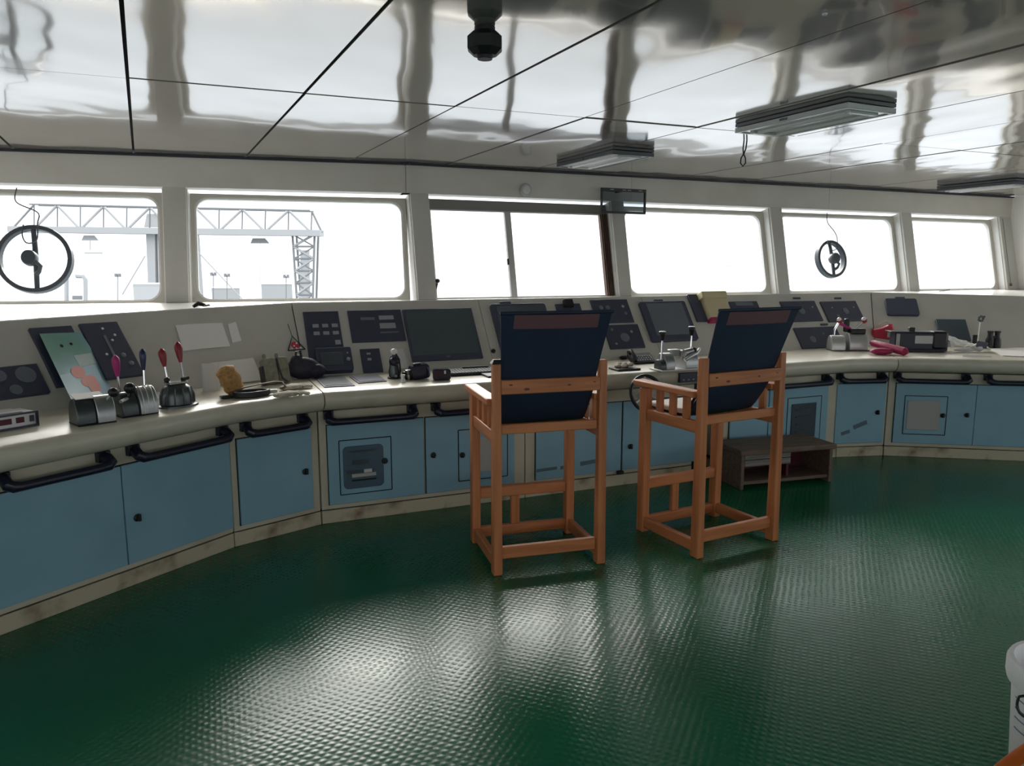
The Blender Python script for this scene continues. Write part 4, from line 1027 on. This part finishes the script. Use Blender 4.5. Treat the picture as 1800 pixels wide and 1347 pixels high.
K = M @ Matrix.Rotation(.10, 4, 'X'); rbox(K, (0, .0, .012), (.42, .14, .02), 'case', 'rubber', c); mb = MB()
for r_ in range(5):
    for k in range(17): mb.box((-.19 + k * .0236, -.05 + r_ * .025, .026), (.019, .019, .008), K)
mb.build('keys', 'gunmetal', c, kind='stuff')
rbox(K, (.08, .062, .03), (.20, .012, .02), 'key_bank', 'gunmetal', c)
M = DM(2, 862, 661); c = thing('phone', 'flat dark phone lying right of the long keyboard', 'phone', M); rbox(M, (0, 0, .005), (.09, .16, .010), 'case', 'black', c); rbox(M, (0, 0, .0105), (.078, .14, .002), 'screen', 'paper_grey', c, .0005)

# ---- left wing desk
M = DM(0, 38, 752); c = thing('desk_radio', 'flat silver desk radio with two dark red displays at far left', 'radio', M)
rbox(M, (-.06, .07, .036), (.26, .15, .066), 'case', 'silver', c); ring(M @ Matrix.Translation((-.06, -.006, .036)) @ Matrix.Rotation(PI / 2, 4, 'X'), sqr2(-.133, .133, -.036, .036), sqr2(-.122, .122, -.027, .027), -.002, .008).build('bezel', 'instrument', c, bev=.001)
for x, w_ in ((-.06, .055), (.004, .035)): rbox(M, (x - .03 + .02, -.0075, .038), (w_, .004, .026), 'display', 'bench_maroon', c, .001)
rbox(M, (.045, -.0075, .038), (.02, .004, .03), 'grille', 'instrument', c, .001); rbox(M, (-.08, .075, .073), (.2, .12, .006), 'lid', 'silver', c, .002)
# poster
Mb = BF[0][0]
tl, tr = [Mb @ Vector((*board(0, *p), .036)) for p in ((65, 594), (137, 591))]
br = atz(206, 690, ZD + .012); bl = atz(134, 722, ZD + .012)
br = br.lerp(Mb @ Vector((*board(0, 206, 690), .05)), .5); br.z = max(br.z, ZD + .006); 
nrm = ((tr - tl).cross(bl - tl)).normalized(); nrm = nrm if nrm.dot(CAM - tl) > 0 else -nrm
def bil(u, v, o=0.): return tl * (1 - u) * (1 - v) + tr * u * (1 - v) + br * u * v + bl * (1 - u) * v + nrm * o
c = thing('poster', 'green and blue printed poster with a salmon figure leaning on the board', 'poster', Matrix.Translation(bl))
def grid(fn, u0, u1, v0, v1, th, n=6):
    mb = MB(); vs_ = []; fs = []
    for s_ in (0, 1):
        for j in range(n + 1):
            for i in range(n + 1): vs_.append(fn(u0 + (u1 - u0) * i / n, v0 + (v1 - v0) * j / n, th * s_))
    N = (n + 1) ** 2
    for s_ in (0, 1):
        for j in range(n):
            for i in range(n): a = s_ * N + j * (n + 1) + i; fs.append((a, a + 1, a + n + 2, a + n + 1))
    e = [i for i in range(n + 1)] + [j * (n + 1) + n for j in range(1, n + 1)] + [n * (n + 1) + i for i in range(n - 1, -1, -1)] + [j * (n + 1) for j in range(n - 1, 0, -1)]
    for k in range(len(e)): a, b = e[k], e[(k + 1) % len(e)]; fs.append((a, b, b + N, a + N))
    return mb.add(vs_, fs)
grid(bil, 0, 1, 0, 1, .002).build('sheet', 'poster', c)
def blob(u, v, ru_, rv, m_, name, o=.0025):
    pts = [bil(u + ru_ * math.cos(a), v + rv * math.sin(a), o) for a in [k * PI / 9 for k in range(18)]]; MB().prism(pts, [p + nrm * .0008 for p in pts]).build(name, m_, c)
grid(lambda u, v, o: bil(u, v, .0021 + o), .0, 1, .56, 1, .0006, 4).build('printed_field', 'poster_blue', c)
blob(.40, .58, .15, .085, 'poster_pink', 'printed_shape', .003); blob(.52, .73, .17, .08, 'poster_pink', 'printed_shape', .003); blob(.56, .82, .12, .10, 'poster_pink', 'printed_shape', .0036)
blob(.36, .19, .035, .022, 'gap', 'printed_dot'); blob(.60, .175, .035, .02, 'gap', 'printed_dot')
grid(lambda u, v, o: bil(u, v, .0024 + o), .50, .92, .35, .52, .0008, 2).build('printed_box', 'poster_pale', c)

def lever_knob(par, M, a, b, m_, rr=.018):                    # slender rod ending in a tapered grip
    a, b = Vector(a), Vector(b); lv = MB().tube([a, a.lerp(b, .55)], .006, 8, M).build('lever', 'chrome', par)
    e = (b - a).normalized(); s_ = a.lerp(b, .5)
    MB().tube([s_, s_.lerp(b, .35), s_.lerp(b, .75), b - e * .004, b + e * .012], [.008, rr * .75, rr, rr * .9, rr * .3], 12, M).build('grip', m_, lv)
    return lv
M = DM(0, 166, 744, -.2); c = thing('throttle_head', 'leftmost throttle head, half dark and half bright metal, paper on top', 'lever', M, 'throttle heads on the console')
rbox(M, (0, .02, .004), (.17, .14, .008), 'base_plate', 'black', c)
dome(M, (-.043, .02, .006), .082, .065, .12, 'housing', 'gunmetal', c); dome(M, (.042, .01, .006), .082, .065, .125, 'housing', 'alu', c)
rbox(M @ Matrix.Translation((-.01, .03, .132)) @ Matrix.Rotation(.2, 4, 'X'), (0, 0, 0), (.13, .08, .004), 'paper_slip', 'paper', c, .001)
lv = MB().tube([(.05, -.02, .10), (.08, -.03, .135)], .008, 8, M).build('lever', 'alu', c); MB().ball((.085, -.03, .142), .024, M).build('ball_grip', 'black', lv)
M = DM(0, 241, 729, -.15); c = thing('throttle_head', 'middle throttle head of the left desk with one pink and one navy lever', 'lever', M, 'throttle heads on the console')
rbox(M, (0, .02, .004), (.18, .14, .008), 'base_plate', 'black', c)
dome(M, (-.045, .02, .006), .08, .065, .115, 'housing', 'gunmetal', c)
hs = dome(M, (.042, .01, .006), .09, .068, .135, 'housing', 'alu', c)
for k in range(3): dome(M, (.015 + k * .026, .01, .006), .006, .0705, .139, 'rib', 'silver', hs)
lv = MB().tube([(-.05, -.02, .09), (-.095, -.05, .085)], .009, 8, M).build('lever', 'silver', c)
lv = MB().tube([(-.04, -.01, .10), (-.035, -.02, .135)], .009, 8, M).build('lever', 'gunmetal', c); MB().ball((-.034, -.02, .142), .028, M).build('ball_grip', 'black', lv)
lever_knob(c, M, (-.05, .06, .10), (-.055, .07, .29), 'pink', .02); lever_knob(c, M, (.06, .03, .12), (.07, .045, .315), 'lever_navy', .017)
M = DM(0, 312, 713, -.1); c = thing('throttle_head', 'domed grey throttle head with two red levers', 'lever', M, 'throttle heads on the console')
MB().lathe([(.004, 0), (.112, 0), (.110, .008), (.092, .014), (.090, .06), (.074, .10), (.05, .118), (.004, .122)], M, 28, 1, .8).build('housing', 'gunmetal', c)
for k in range(7):
    a = PI + k * PI / 6; MB().tube([(.091 * math.cos(a), .073 * math.sin(a), .016), (.091 * math.cos(a), .073 * math.sin(a), .058), (.074 * math.cos(a), .06 * math.sin(a), .10)], .005, 6, M).build('rib', 'gunmetal', c)
rbox(M, (.0, 0, .126), (.10, .07, .012), 'top_plate', 'chrome', c)
lever_knob(c, M, (-.045, .0, .13), (-.05, .03, .30), 'lever_red', .021); lever_knob(c, M, (.045, .0, .13), (.052, .05, .325), 'lever_red', .021)
MB().ball((-.048, .0, .145), (.016, .016, .016), M).build('lever_joint', 'black', c); MB().tube([(.03, -.01, .14), (.07, .0, .145)], .011, 8, M).build('lever_joint', 'black', c)

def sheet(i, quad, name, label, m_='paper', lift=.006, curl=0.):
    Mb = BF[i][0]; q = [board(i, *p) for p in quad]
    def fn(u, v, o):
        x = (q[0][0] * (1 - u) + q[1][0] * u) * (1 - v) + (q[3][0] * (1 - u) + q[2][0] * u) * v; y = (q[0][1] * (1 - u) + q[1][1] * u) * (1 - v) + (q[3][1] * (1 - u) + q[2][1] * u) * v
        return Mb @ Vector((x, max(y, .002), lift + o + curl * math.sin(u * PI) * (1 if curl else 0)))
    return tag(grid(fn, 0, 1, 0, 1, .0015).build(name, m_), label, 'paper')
sheet(1, [(308, 573), (390, 569), (404, 610), (322, 618)], 'glare_sheet', 'white sheet high on the left board, standing in for a bright reflection', curl=.006)  # bright patches on the board put in as white sheets
sheet(1, [(400, 571), (414, 567), (424, 600), (408, 604)], 'glare_strip', 'narrow white strip standing in for a reflection beside the high sheet')
sheet(1, [(370, 640), (444, 631), (462, 672), (384, 682)], 'glare_sheet', 'white sheet low behind the tan bundle, standing in for a sun patch', lift=.012)
P4 = [atz(*p, ZD + .002) for p in ((214, 697), (278, 686), (286, 700), (262, 708))]
tag(MB().prism(P4, [p + Vector((0, 0, .004)) for p in P4]).build('notebook', 'paper_grey'), 'pale flat notebook lying between the throttle heads', 'notebook')
# curved plastic sleeve right of the red levers
M = DM(1, 368, 690, 0); pts = []
mb = MB(); rings = []
for k in range(13):
    a = math.radians(150 + k * 14); r = .055
    rings.append([M @ Vector((r * math.cos(a) + .04, r * math.sin(a) * .7 + .06, z)) for z in (0.0, .17)] + [M @ Vector(((r - .003) * math.cos(a) + .04, (r - .003) * math.sin(a) * .7 + .06, z)) for z in (.17, 0.0)])
mb.sweep(rings); tag(mb.build('paper_roll', 'paper_grey'), 'upright curled sheet of grey paper beside the red levers', 'paper')
M = DM(1, 412, 694); path, rad = [], []
for k in range(15):
    u = k / 14; path.append((.012 - .05 * u - .02 * u * u, .004 * math.sin(9 * u), .168 * u ** .9)); rad.append((.058 + .004 * math.sin(15 * u)) * min(1, .55 + 2.2 * u, (1.03 - u) * 5 + .12))
tag(MB().tube(path, rad, 18, M).build('cloth_bundle', 'tan'), 'tan cloth bundle standing on the left desk', 'bundle')
M = DM(1, 442, 697, -.1); c = thing('goggles', 'black oval goggles with a strap lying beside the tan bundle', 'goggles', M)
mb = MB(); pr = [(.11 * math.cos(a), .06 * math.sin(a)) for a in [k * PI / 12 for k in range(24)]]
mb.sweep([[M @ Vector((x * .9, y * .9, .0)) for x, y in pr], [M @ Vector((x, y, .006)) for x, y in pr], [M @ Vector((x, y, .034)) for x, y in pr], [M @ Vector((x * .88, y * .84, .034)) for x, y in pr], [M @ Vector((x * .8, y * .74, .016)) for x, y in pr]]); mb.build('frame', 'black', c)
MB().lathe([(.003, 0), (.02, 0), (.018, .012), (.003, .013)], M @ Matrix.Translation((.045, -.01, .016)), 14).build('vent', 'rubber', c)
MB().tube([(-.09, .04, .03), (-.02, .065, .045), (.08, .075, .055), (.17, .085, .06), (.215, .075, .055), (.22, .04, .03), (.19, .035, .02)], .009, 8, M, .5).build('strap', 'bench_wood', c)
MB().tube([(.09, .0, .02), (.15, .0, .016)], .013, 8, M).build('buckle', 'silver', c)
rbox(M, (-.12, .03, .008), (.09, .05, .012), 'pad', 'black', c)
def glove(label, M, m_='glove_cloth'):
    c = thing('work_glove', label, 'glove', M, 'cotton work gloves')
    mb = MB(); mb.tube([(-.11, 0, .014), (-.05, 0, .017), (0, 0, .018), (.04, 0, .016)], [.036, .042, .046, .040], 12, M, .38); mb.build('palm', m_, c, sub=1)
    for k, (y, l_, dy) in enumerate(((-.032, .055, -.008), (-.011, .072, -.003), (.011, .068, .004), (.031, .05, .012))):
        MB().tube([(.03, y, .015), (.03 + l_ * .5, y + dy * .5, .019), (.03 + l_, y + dy, .011), (.038 + l_, y + dy, .009)], [.012, .0115, .0095, .004], 8, M, .8).build('finger', m_, c)
    MB().tube([(-.03, .035, .014), (.005, .064, .018), (.03, .076, .014), (.036, .078, .012)], [.013, .012, .009, .004], 8, M, .8).build('thumb', m_, c)
glove('pale cotton work glove lying at the front desk edge', DM(1, 512, 697, -.1)); glove('pale cotton work glove lying behind the other glove', DM(1, 520, 684, .05))
M = DM(1, 487, 675, 0); c = thing('khaki_pouch', 'khaki twin pouch with two small tabs propped on the left board', 'pouch', M)
K = M @ Matrix.Rotation(-.25, 4, 'X')
for x, w_, m_ in ((-.035, .10, 'pouch'), (.055, .075, 'pouch')):
    mb = MB(); pr = rrect(x - w_ / 2, x + w_ / 2, .0, .17, .02); mb.prism([K @ Vector((a, -.02, b)) for a, b in pr], [K @ Vector((a, .03, b)) for a, b in pr]); mb.build('pocket', m_, c, bev=.008)
for x in (-.055, .03): MB().lathe([(.002, 0), (.011, 0), (.013, .018), (.008, .03), (.002, .032)], K @ Matrix.Translation((x, .005, .168)), 10).build('tab', 'pouch', c)
MB().tube([(.012, -.022, .16), (.02, -.028, .08), (.03, -.03, .03), (.05, -.05, .005)], .006, 6, K).build('strap', 'rubber', c); rbox(K, (-.088, .0, .06), (.012, .055, .12), 'edge_flap', 'rubber', c)
# warning tag
Mb = BF[1][0]; q = board(1, 517, 606); T = Mb @ Matrix.Translation((q[0], q[1], .012))
c = thing('warning_tag', 'red and black triangular warning tag hung on the board', 'tag', T)
tri = [(-.062, -.05), (.062, -.05), (0, .062)]
mb = MB()
mb.tube([(*tri[0], 0), (*tri[2], 0), (*tri[1], 0)], .004, 6, T); mb.tube([(*tri[0], 0), (*tri[1], 0)], .004, 6, T); mb.build('cord', 'black', c)
MB().lathe([(.002, 0), (.030, 0), (.028, .004), (.002, .004)], T @ Matrix.Translation((.0, -.012, 0)), 8).build('plate', 'tag_red', c)
for x, y in ((-.03, -.038), (.0, -.04), (.03, -.038), (.012, -.0), (-.012, -.02)): MB().lathe([(.001, .003), (.008, .003), (.007, .006), (.001, .006)], T @ Matrix.Translation((x, y, 0)), 10).build('dot', 'white_plastic', c)
MB().tube([(0, .06, 0), (-.002, .16, .002)], .002, 6, T).build('string', 'black', c)
M = DM(2, 540, 668, .1); M = RZ(SA(2), atz(541, 667, ZD + .001)); c = thing('duffel_bag', 'small dark soft bag slumped against the board below the tag', 'bag', M)
mb = MB(); mb.ball((-.02, .05, .07), (.11, .055, .075), M, 16, 10); mb.ball((-.06, .04, .115), (.045, .04, .05), M, 12, 8); mb.ball((.06, .04, .05), (.07, .05, .05), M, 12, 8); mb.build('bag', 'dark_bag', c)
MB().tube([(-.07, .03, .14), (-.065, .02, .185), (-.04, .03, .19), (-.03, .03, .145)], .007, 8, M).build('strap', 'rubber', c)

# ---- right wing
M = DM(4, 1492, 616, .1); c = thing('throttle_head', 'shiny throttle head on the right desk with two ball-topped levers', 'lever', M, 'throttle heads on the console')
rbox(M, (0, .02, .004), (.34, .16, .008), 'base_plate', 'gunmetal', c)
dome(M, (-.115, .0, .006), .12, .075, .13, 'housing', 'silver', c); dome(M, (-.045, .04, .006), .03, .06, .10, 'bracket', 'gunmetal', c); dome(M, (.07, .03, .006), .16, .08, .15, 'housing', 'silver', c)
for a, b in (((-.14, .0, .10), (-.08, .05, .26)), ((.02, .02, .13), (.135, .05, .265))):
    lv = MB().tube([a, Vector(a).lerp(Vector(b), .5) + Vector((-.02, 0, 0)), b], .009, 8, M).build('lever', 'chrome', c); MB().ball(b, .026, M).build('ball_grip', 'lever_red', lv); MB().ball(Vector(b) + Vector((-.006, -.006, .012)), .021, M).build('ball_cap', 'white_plastic', lv)
MB().tube([(-.08, .05, .24), (.0, .05, .20), (.06, .04, .17)], [.014, .012, .010], 8, M).build('cross_link', 'pink', c)
rbox(M, (.07, .03, .17), (.13, .10, .05), 'lever_shroud', 'black', c, .012); rbox(M, (-.01, .07, .22), (.045, .05, .12), 'lever_shroud', 'black', c, .012)
M = DM(4, 1549, 606, -.1); c = thing('red_bag', 'bright red plastic bag standing behind the magenta roll', 'bag', M)
pr = [(-.10, 0), (.095, 0), (.10, .06), (.105, .15), (.085, .20), (.06, .205), (.0, .17), (-.085, .15), (-.10, .09)]
mb = MB(); mb.sweep([[M @ Vector((x * s_, y, z * s_ ** .4)) for x, z in pr] for y, s_ in ((-.035, .85), (-.02, .98), (.02, 1.0), (.045, .85))]); mb.build('sack', 'red_bag', c)
MB().tube([(.06, 0, .2), (.03, -.01, .225), (.0, 0, .215), (-.03, 0, .19)], .008, 8, M).build('handle', 'glove_cloth', c)
rbox(M, (.055, -.037, .10), (.03, .003, .05), 'print', 'poster_pale', c, .001)
p0 = atz(1530, 602, ZD + .085); p1 = atz(1596, 620, ZD + .032)
tag(MB().tube([p0, p0.lerp(p1, .08), p0.lerp(p1, .5), p0.lerp(p1, .92), p1], [.012, .030, .033, .036, .012], 14).build('rolled_cloth', 'magenta_roll'), 'magenta rolled umbrella propped diagonally across the right desk', 'umbrella')
M = DM(4, 1549, 624); c = thing('oval_pouch', 'dark magenta oval pouch in front of the rolled umbrella', 'pouch', M); MB().ball((0, 0, .03), (.095, .05, .03), M).build('shell', 'magenta_roll', c); MB().tube([(-.085, -.025, .03), (0, -.052, .032), (.085, -.025, .03)], .004, 6, M).build('zip', 'pink', c)
M = DM(4, 1612, 618); c = thing('printer_unit', 'black boxy device with a pale small screen on the right desk', 'device', M)
rbox(M, (.03, .08, .085), (.44, .16, .16), 'case', 'device_dark', c, .008); rbox(M, (.055, -.0005, .105), (.16, .006, .07), 'screen', 'paper_grey', c, .001); rbox(M, (-.165, -.0005, .10), (.03, .006, .11), 'side_strip', 'hatch_grey', c, .001)
rbox(M, (.0, .08, .168), (.46, .17, .014), 'lid', 'black', c, .004); rbox(M, (-.04, .06, .19), (.05, .04, .04), 'knob', 'black', c, .006); rbox(M, (.18, .06, .10), (.13, .14, .16), 'feeder', 'black', c, .02)
rbox(M, (.02, -.04, .012), (.36, .08, .02), 'tray', 'dark_bag', c, .006)
pn = panel(kG, 4, [(1646, 563), (1698, 564), (1704, 600), (1650, 600)], m_='screen', label='dark square screen low on the right board', name='display', h=.02)
M = DM(4, 1697, 618, .1); c = thing('paper_bundle', 'crumpled white and grey paper bundle at the right desk', 'paper', M)
def crump(u, v, o):
    return M @ Vector((-.15 + u * .34, -.05 + v * .13, .012 + .115 * (1 - u) ** 1.3 * (.2 + .8 * v) + .022 * abs(math.sin(u * 9 + v * 3)) + .014 * abs(math.sin(v * 7 - u * 4)) + o))
grid(crump, 0, 1, 0, 1, .003, 9).build('sheet', 'paper', c, smooth=False)
MB().ball((.09, -.03, .04), (.055, .035, .038), M, 10, 6).build('wad', 'paper_grey', c); rbox(M @ Matrix.Rotation(.2, 4, 'Y'), (.09, -.055, .085), (.09, .012, .055), 'card', 'instrument', c)
MB().ball((-.03, -.05, .018), (.10, .03, .016), M, 10, 6).build('bag_edge', 'paper_grey', c)
M = DM(4, 1722, 613); c = thing('desk_flag', 'thin white stick with a dark rosette top beside the paper bundle', 'stick', M)
MB().lathe([(.003, 0), (.035, 0), (.03, .014), (.022, .02), (.022, .12), (.003, .12)], M @ Matrix.Translation((-.02, .06, 0)), 14).build('stand', 'black', c)
MB().tube([(-.015, .02, .01), (-.005, .03, .25)], .005, 8, M).build('stick', 'white_plastic', c)
mb = MB()
for k in range(7): a = k * 2 * PI / 7; mb.ball((.0 + .018 * math.cos(a), .03, .272 + .022 * math.sin(a)), (.012, .008, .012), M, 8, 5)
mb.build('rosette', 'gunmetal', c); rbox(M, (.025, .03, .29), (.018, .006, .018), 'tip', 'instrument', c, .002)
M = DM(4, 1747, 613); c = thing('binoculars', 'black binoculars standing upright at the far right of the desk', 'binoculars', M)
for x in (-.028, .032): MB().lathe([(.004, 0), (.036, 0), (.037, .03), (.034, .08), (.022, .11), (.022, .14), (.026, .145), (.026, .16), (.004, .16)], M @ Matrix.Translation((x, .03, 0)), 18).build('barrel', 'black', c)
rbox(M, (.002, .03, .09), (.05, .03, .05), 'hinge', 'black', c, .006)
P4 = [atz(*p, ZD + .002) for p in ((1738, 614), (1800, 612), (1850, 630), (1762, 626))]
tag(MB().prism(P4, [p + Vector((0, 0, .006)) for p in P4]).build('chart_sheet', 'paper'), 'flat white chart sheet at the right end of the desk', 'paper')
M = DM(4, 1715, 628); tag(MB().tube([(-.10, 0, .006), (.0, .006, .007), (.12, -.004, .006)], [.004, .006, .004], 6, M).build('pencil', 'silver'), 'pale pencil lying at the front of the right desk', 'pencil')

# ------------------------------------------------------------------ shipyard gantry crane far outside
YC = 85.0
def A(x, y, dy=0.): return atY(x, y, YC + dy)
cr_ = thing('gantry_crane', 'pale truss gantry crane standing outside the left windows', 'crane', Matrix.Translation(A(280, 560)))
def bar(name, pts, r, m_, par, n=6): return MB().tube(pts, r, n).build(name, m_, par)
k_ = YC / 1315.0
gd = MB()
a0, a1 = A(22, 402), A(566, 409)
e_ = (a1 - a0).normalized()
bx0 = MB().prism([a0 + Vector((0, s_, -.42)) for s_ in (-.9, .9)] + [a1 + Vector((0, s_, -.42)) for s_ in (.9, -.9)], [a0 + Vector((0, s_, .25)) for s_ in (-.9, .9)] + [a1 + Vector((0, s_, .25)) for s_ in (.9, -.9)])
gird = bx0.build('girder_beam', 'crane_pale', cr_, smooth=False)
top = [A(60, 360), A(548, 371)]
for dy in (-.8, .8): bar('top_chord', [top[0] + Vector((0, dy, 0)), top[1] + Vector((0, dy, 0))], .10, 'crane_grey', cr_)
for q0, q1 in (((22, 402), (60, 360)), ((566, 409), (548, 371))): bar('end_post', [A(*q0), A(*q1)], .12, 'crane_grey', cr_)
N = 12
for k in range(N + 1):
    u = k / N; tp = top[0].lerp(top[1], u); bp = a0.lerp(a1, .07 + u * .895)
    bar('vertical', [bp, tp], .085, 'crane_grey', cr_)
    if k < N:
        tp2 = top[0].lerp(top[1], (k + 1) / N); bp2 = a0.lerp(a1, .07 + (k + 1) / N * .895)
        bar('diagonal', [bp, tp2] if k % 2 == 0 else [tp, bp2], .15, 'crane_pale', cr_)
for x0, x1, xb0, xb1 in ((256, 272, 262, 274), (276, 300, 280, 300), (322, 342, 336, 352)):
    q = [A(x0, 402), A(x1, 402)]; b = [A(xb0, 545), A(xb1, 545)]
    MB().prism([b[0], b[1], b[1] + Vector((0, 1.2, 0)), b[0] + Vector((0, 1.2, 0))], [q[0], q[1], q[1] + Vector((0, 1.2, 0)), q[0] + Vector((0, 1.2, 0))]).build('leg', 'crane_pale', cr_, smooth=False)
MB().prism([A(253, 400), A(300, 400), A(300, 400, 1.5), A(253, 400, 1.5)], [A(258, 376), A(296, 376), A(296, 376, 1.5), A(258, 376, 1.5)]).build('machine_house', 'crane_pale', cr_, smooth=False)
# lattice tower of the right leg
tl_, tr_, bl_, br_ = A(514, 412), A(553, 412), A(524, 560), A(549, 560)
for dy in (0, 1.6):
    bar('tower_post', [tl_ + Vector((0, dy, 0)), bl_ + Vector((0, dy, 0))], .13, 'crane_grey', cr_); bar('tower_post', [tr_ + Vector((0, dy, 0)), br_ + Vector((0, dy, 0))], .13, 'crane_grey', cr_)
for k in range(7):
    u0, u1 = k / 7, (k + 1) / 7; l0, l1, r0, r1 = tl_.lerp(bl_, u0), tl_.lerp(bl_, u1), tr_.lerp(br_, u0), tr_.lerp(br_, u1)
    bar('tower_brace', [l1, r1], .10, 'crane_grey', cr_); bar('tower_brace', [l0, r1] if k % 2 else [r0, l1], .14, 'crane_pale', cr_); bar('tower_brace', [r0, l1] if k % 2 else [l0, r1], .08, 'crane_grey', cr_)
mb = MB().prism([A(527, 560), A(546, 560), A(546, 560, 1), A(527, 560, 1)], [A(528, 440), A(544, 440), A(544, 440, 1), A(528, 440, 1)]); mb.build('stair_shaft', 'crane_pale', cr_, smooth=False)
for (xa, ya, xb, yb) in ((143, 414, 174, 423), (440, 419, 474, 428)):
    MB().prism([A(xa, yb), A(xb, yb), A(xb, yb, 1.2), A(xa, yb, 1.2)], [A(xa + 4, ya), A(xb - 8, ya), A(xb - 8, ya, 1.2), A(xa + 4, ya, 1.2)]).build('trolley', 'crane_pale' if xa < 200 else 'crane_grey', cr_, smooth=False)
    xm = (xa + xb) / 2; bar('hoist_rope', [A(xm, yb), A(xm, 500 if xa > 200 else 440)], .035, 'crane_grey', cr_)
bar('stay', [A(215, 518), A(255, 450)], .07, 'crane_pale', cr_); bar('stay', [A(345, 440), A(425, 525)], .07, 'crane_pale', cr_)
# low quay buildings and dock frames
def blk(label, x0, x1, y0, y1, dy, m_='building'):
    q = [A(x0, y1, dy), A(x1, y1, dy), A(x1, y1, dy + 6), A(x0, y1, dy + 6)]; zt = A(x0, y0, dy).z
    c = thing('quay_building', label, 'building', Matrix.Translation(q[0]), 'low pale sheds on the quay')
    MB().prism(q, [Vector((p.x, p.y, zt)) for p in q]).build('wall', m_, c, smooth=False)
    MB().prism([Vector((p.x, p.y, zt)) for p in q], [Vector((p.x, p.y, zt + .25)) for p in q]).build('roof', 'crane_pale', c, smooth=False)
blk('pale shed at the foot of the crane leg outside the left window', 238, 288, 504, 560, -14); blk('pale shed on the quay seen in the wide window', 375, 424, 510, 560, 8)
blk('pale shed beside the lattice tower in the wide window', 462, 516, 503, 560, 8); blk('faint pale block far out between crane legs', 158, 190, 446, 560, 60, 'ship_haze_grey')
c = thing('dock_frame', 'small pale portal frame on the quay outside the left window', 'frame', Matrix.Translation(A(117, 560)))
MB().tube([A(117, 560), A(117, 490), A(117, 484)], .25, 6).build('post', 'crane_pale', c); MB().tube([A(151, 560), A(150, 492), A(146, 486), A(134, 485)], .25, 6).build('post', 'crane_pale', c)
MB().prism([A(127, 527), A(145, 527), A(145, 527, .5), A(127, 527, .5)], [A(127, 520), A(145, 520), A(145, 520, .5), A(127, 520, .5)]).build('sign_board', 'crane_grey', c, smooth=False)
for lab, x, y0 in (('thin lamp mast on the quay right of the portal frame', 207, 484), ('thin lamp mast on the quay left in the wide window', 375, 482), ('second thin lamp mast on the quay in the wide window', 399, 484), ('thin lamp mast near the lattice tower', 503, 486)):
    c = thing('lamp_mast', lab, 'mast', Matrix.Translation(A(x, 560, -4))); bar('pole', [A(x, 560, -4), A(x, y0, -4)], .05, 'crane_grey', c)
    mb = MB()
    for dx in (-3, 3): mb.box(A(x + dx, y0, -4), (.25, .2, .35))
    mb.build('lamps', 'crane_grey', c)
c = thing('cargo_ship', 'faint cargo ship on the horizon in the window right of the sliding one', 'ship', Matrix.Translation(atY(1250, 474, 600)))
S = lambda x, y, d=0: atY(x, y, 600 + d)
MB().prism([S(1216, 473), S(1290, 473), S(1290, 473, 12), S(1216, 473, 12)], [S(1212, 467), S(1294, 468), S(1294, 468, 12), S(1212, 467, 12)]).build('hull', 'ship_haze_grey', c, smooth=False)
MB().prism([S(1276, 468), S(1288, 468), S(1288, 468, 10), S(1276, 468, 10)], [S(1276, 461), S(1288, 461), S(1288, 461, 10), S(1276, 461, 10)]).build('bridge', 'ship_haze_grey', c, smooth=False)
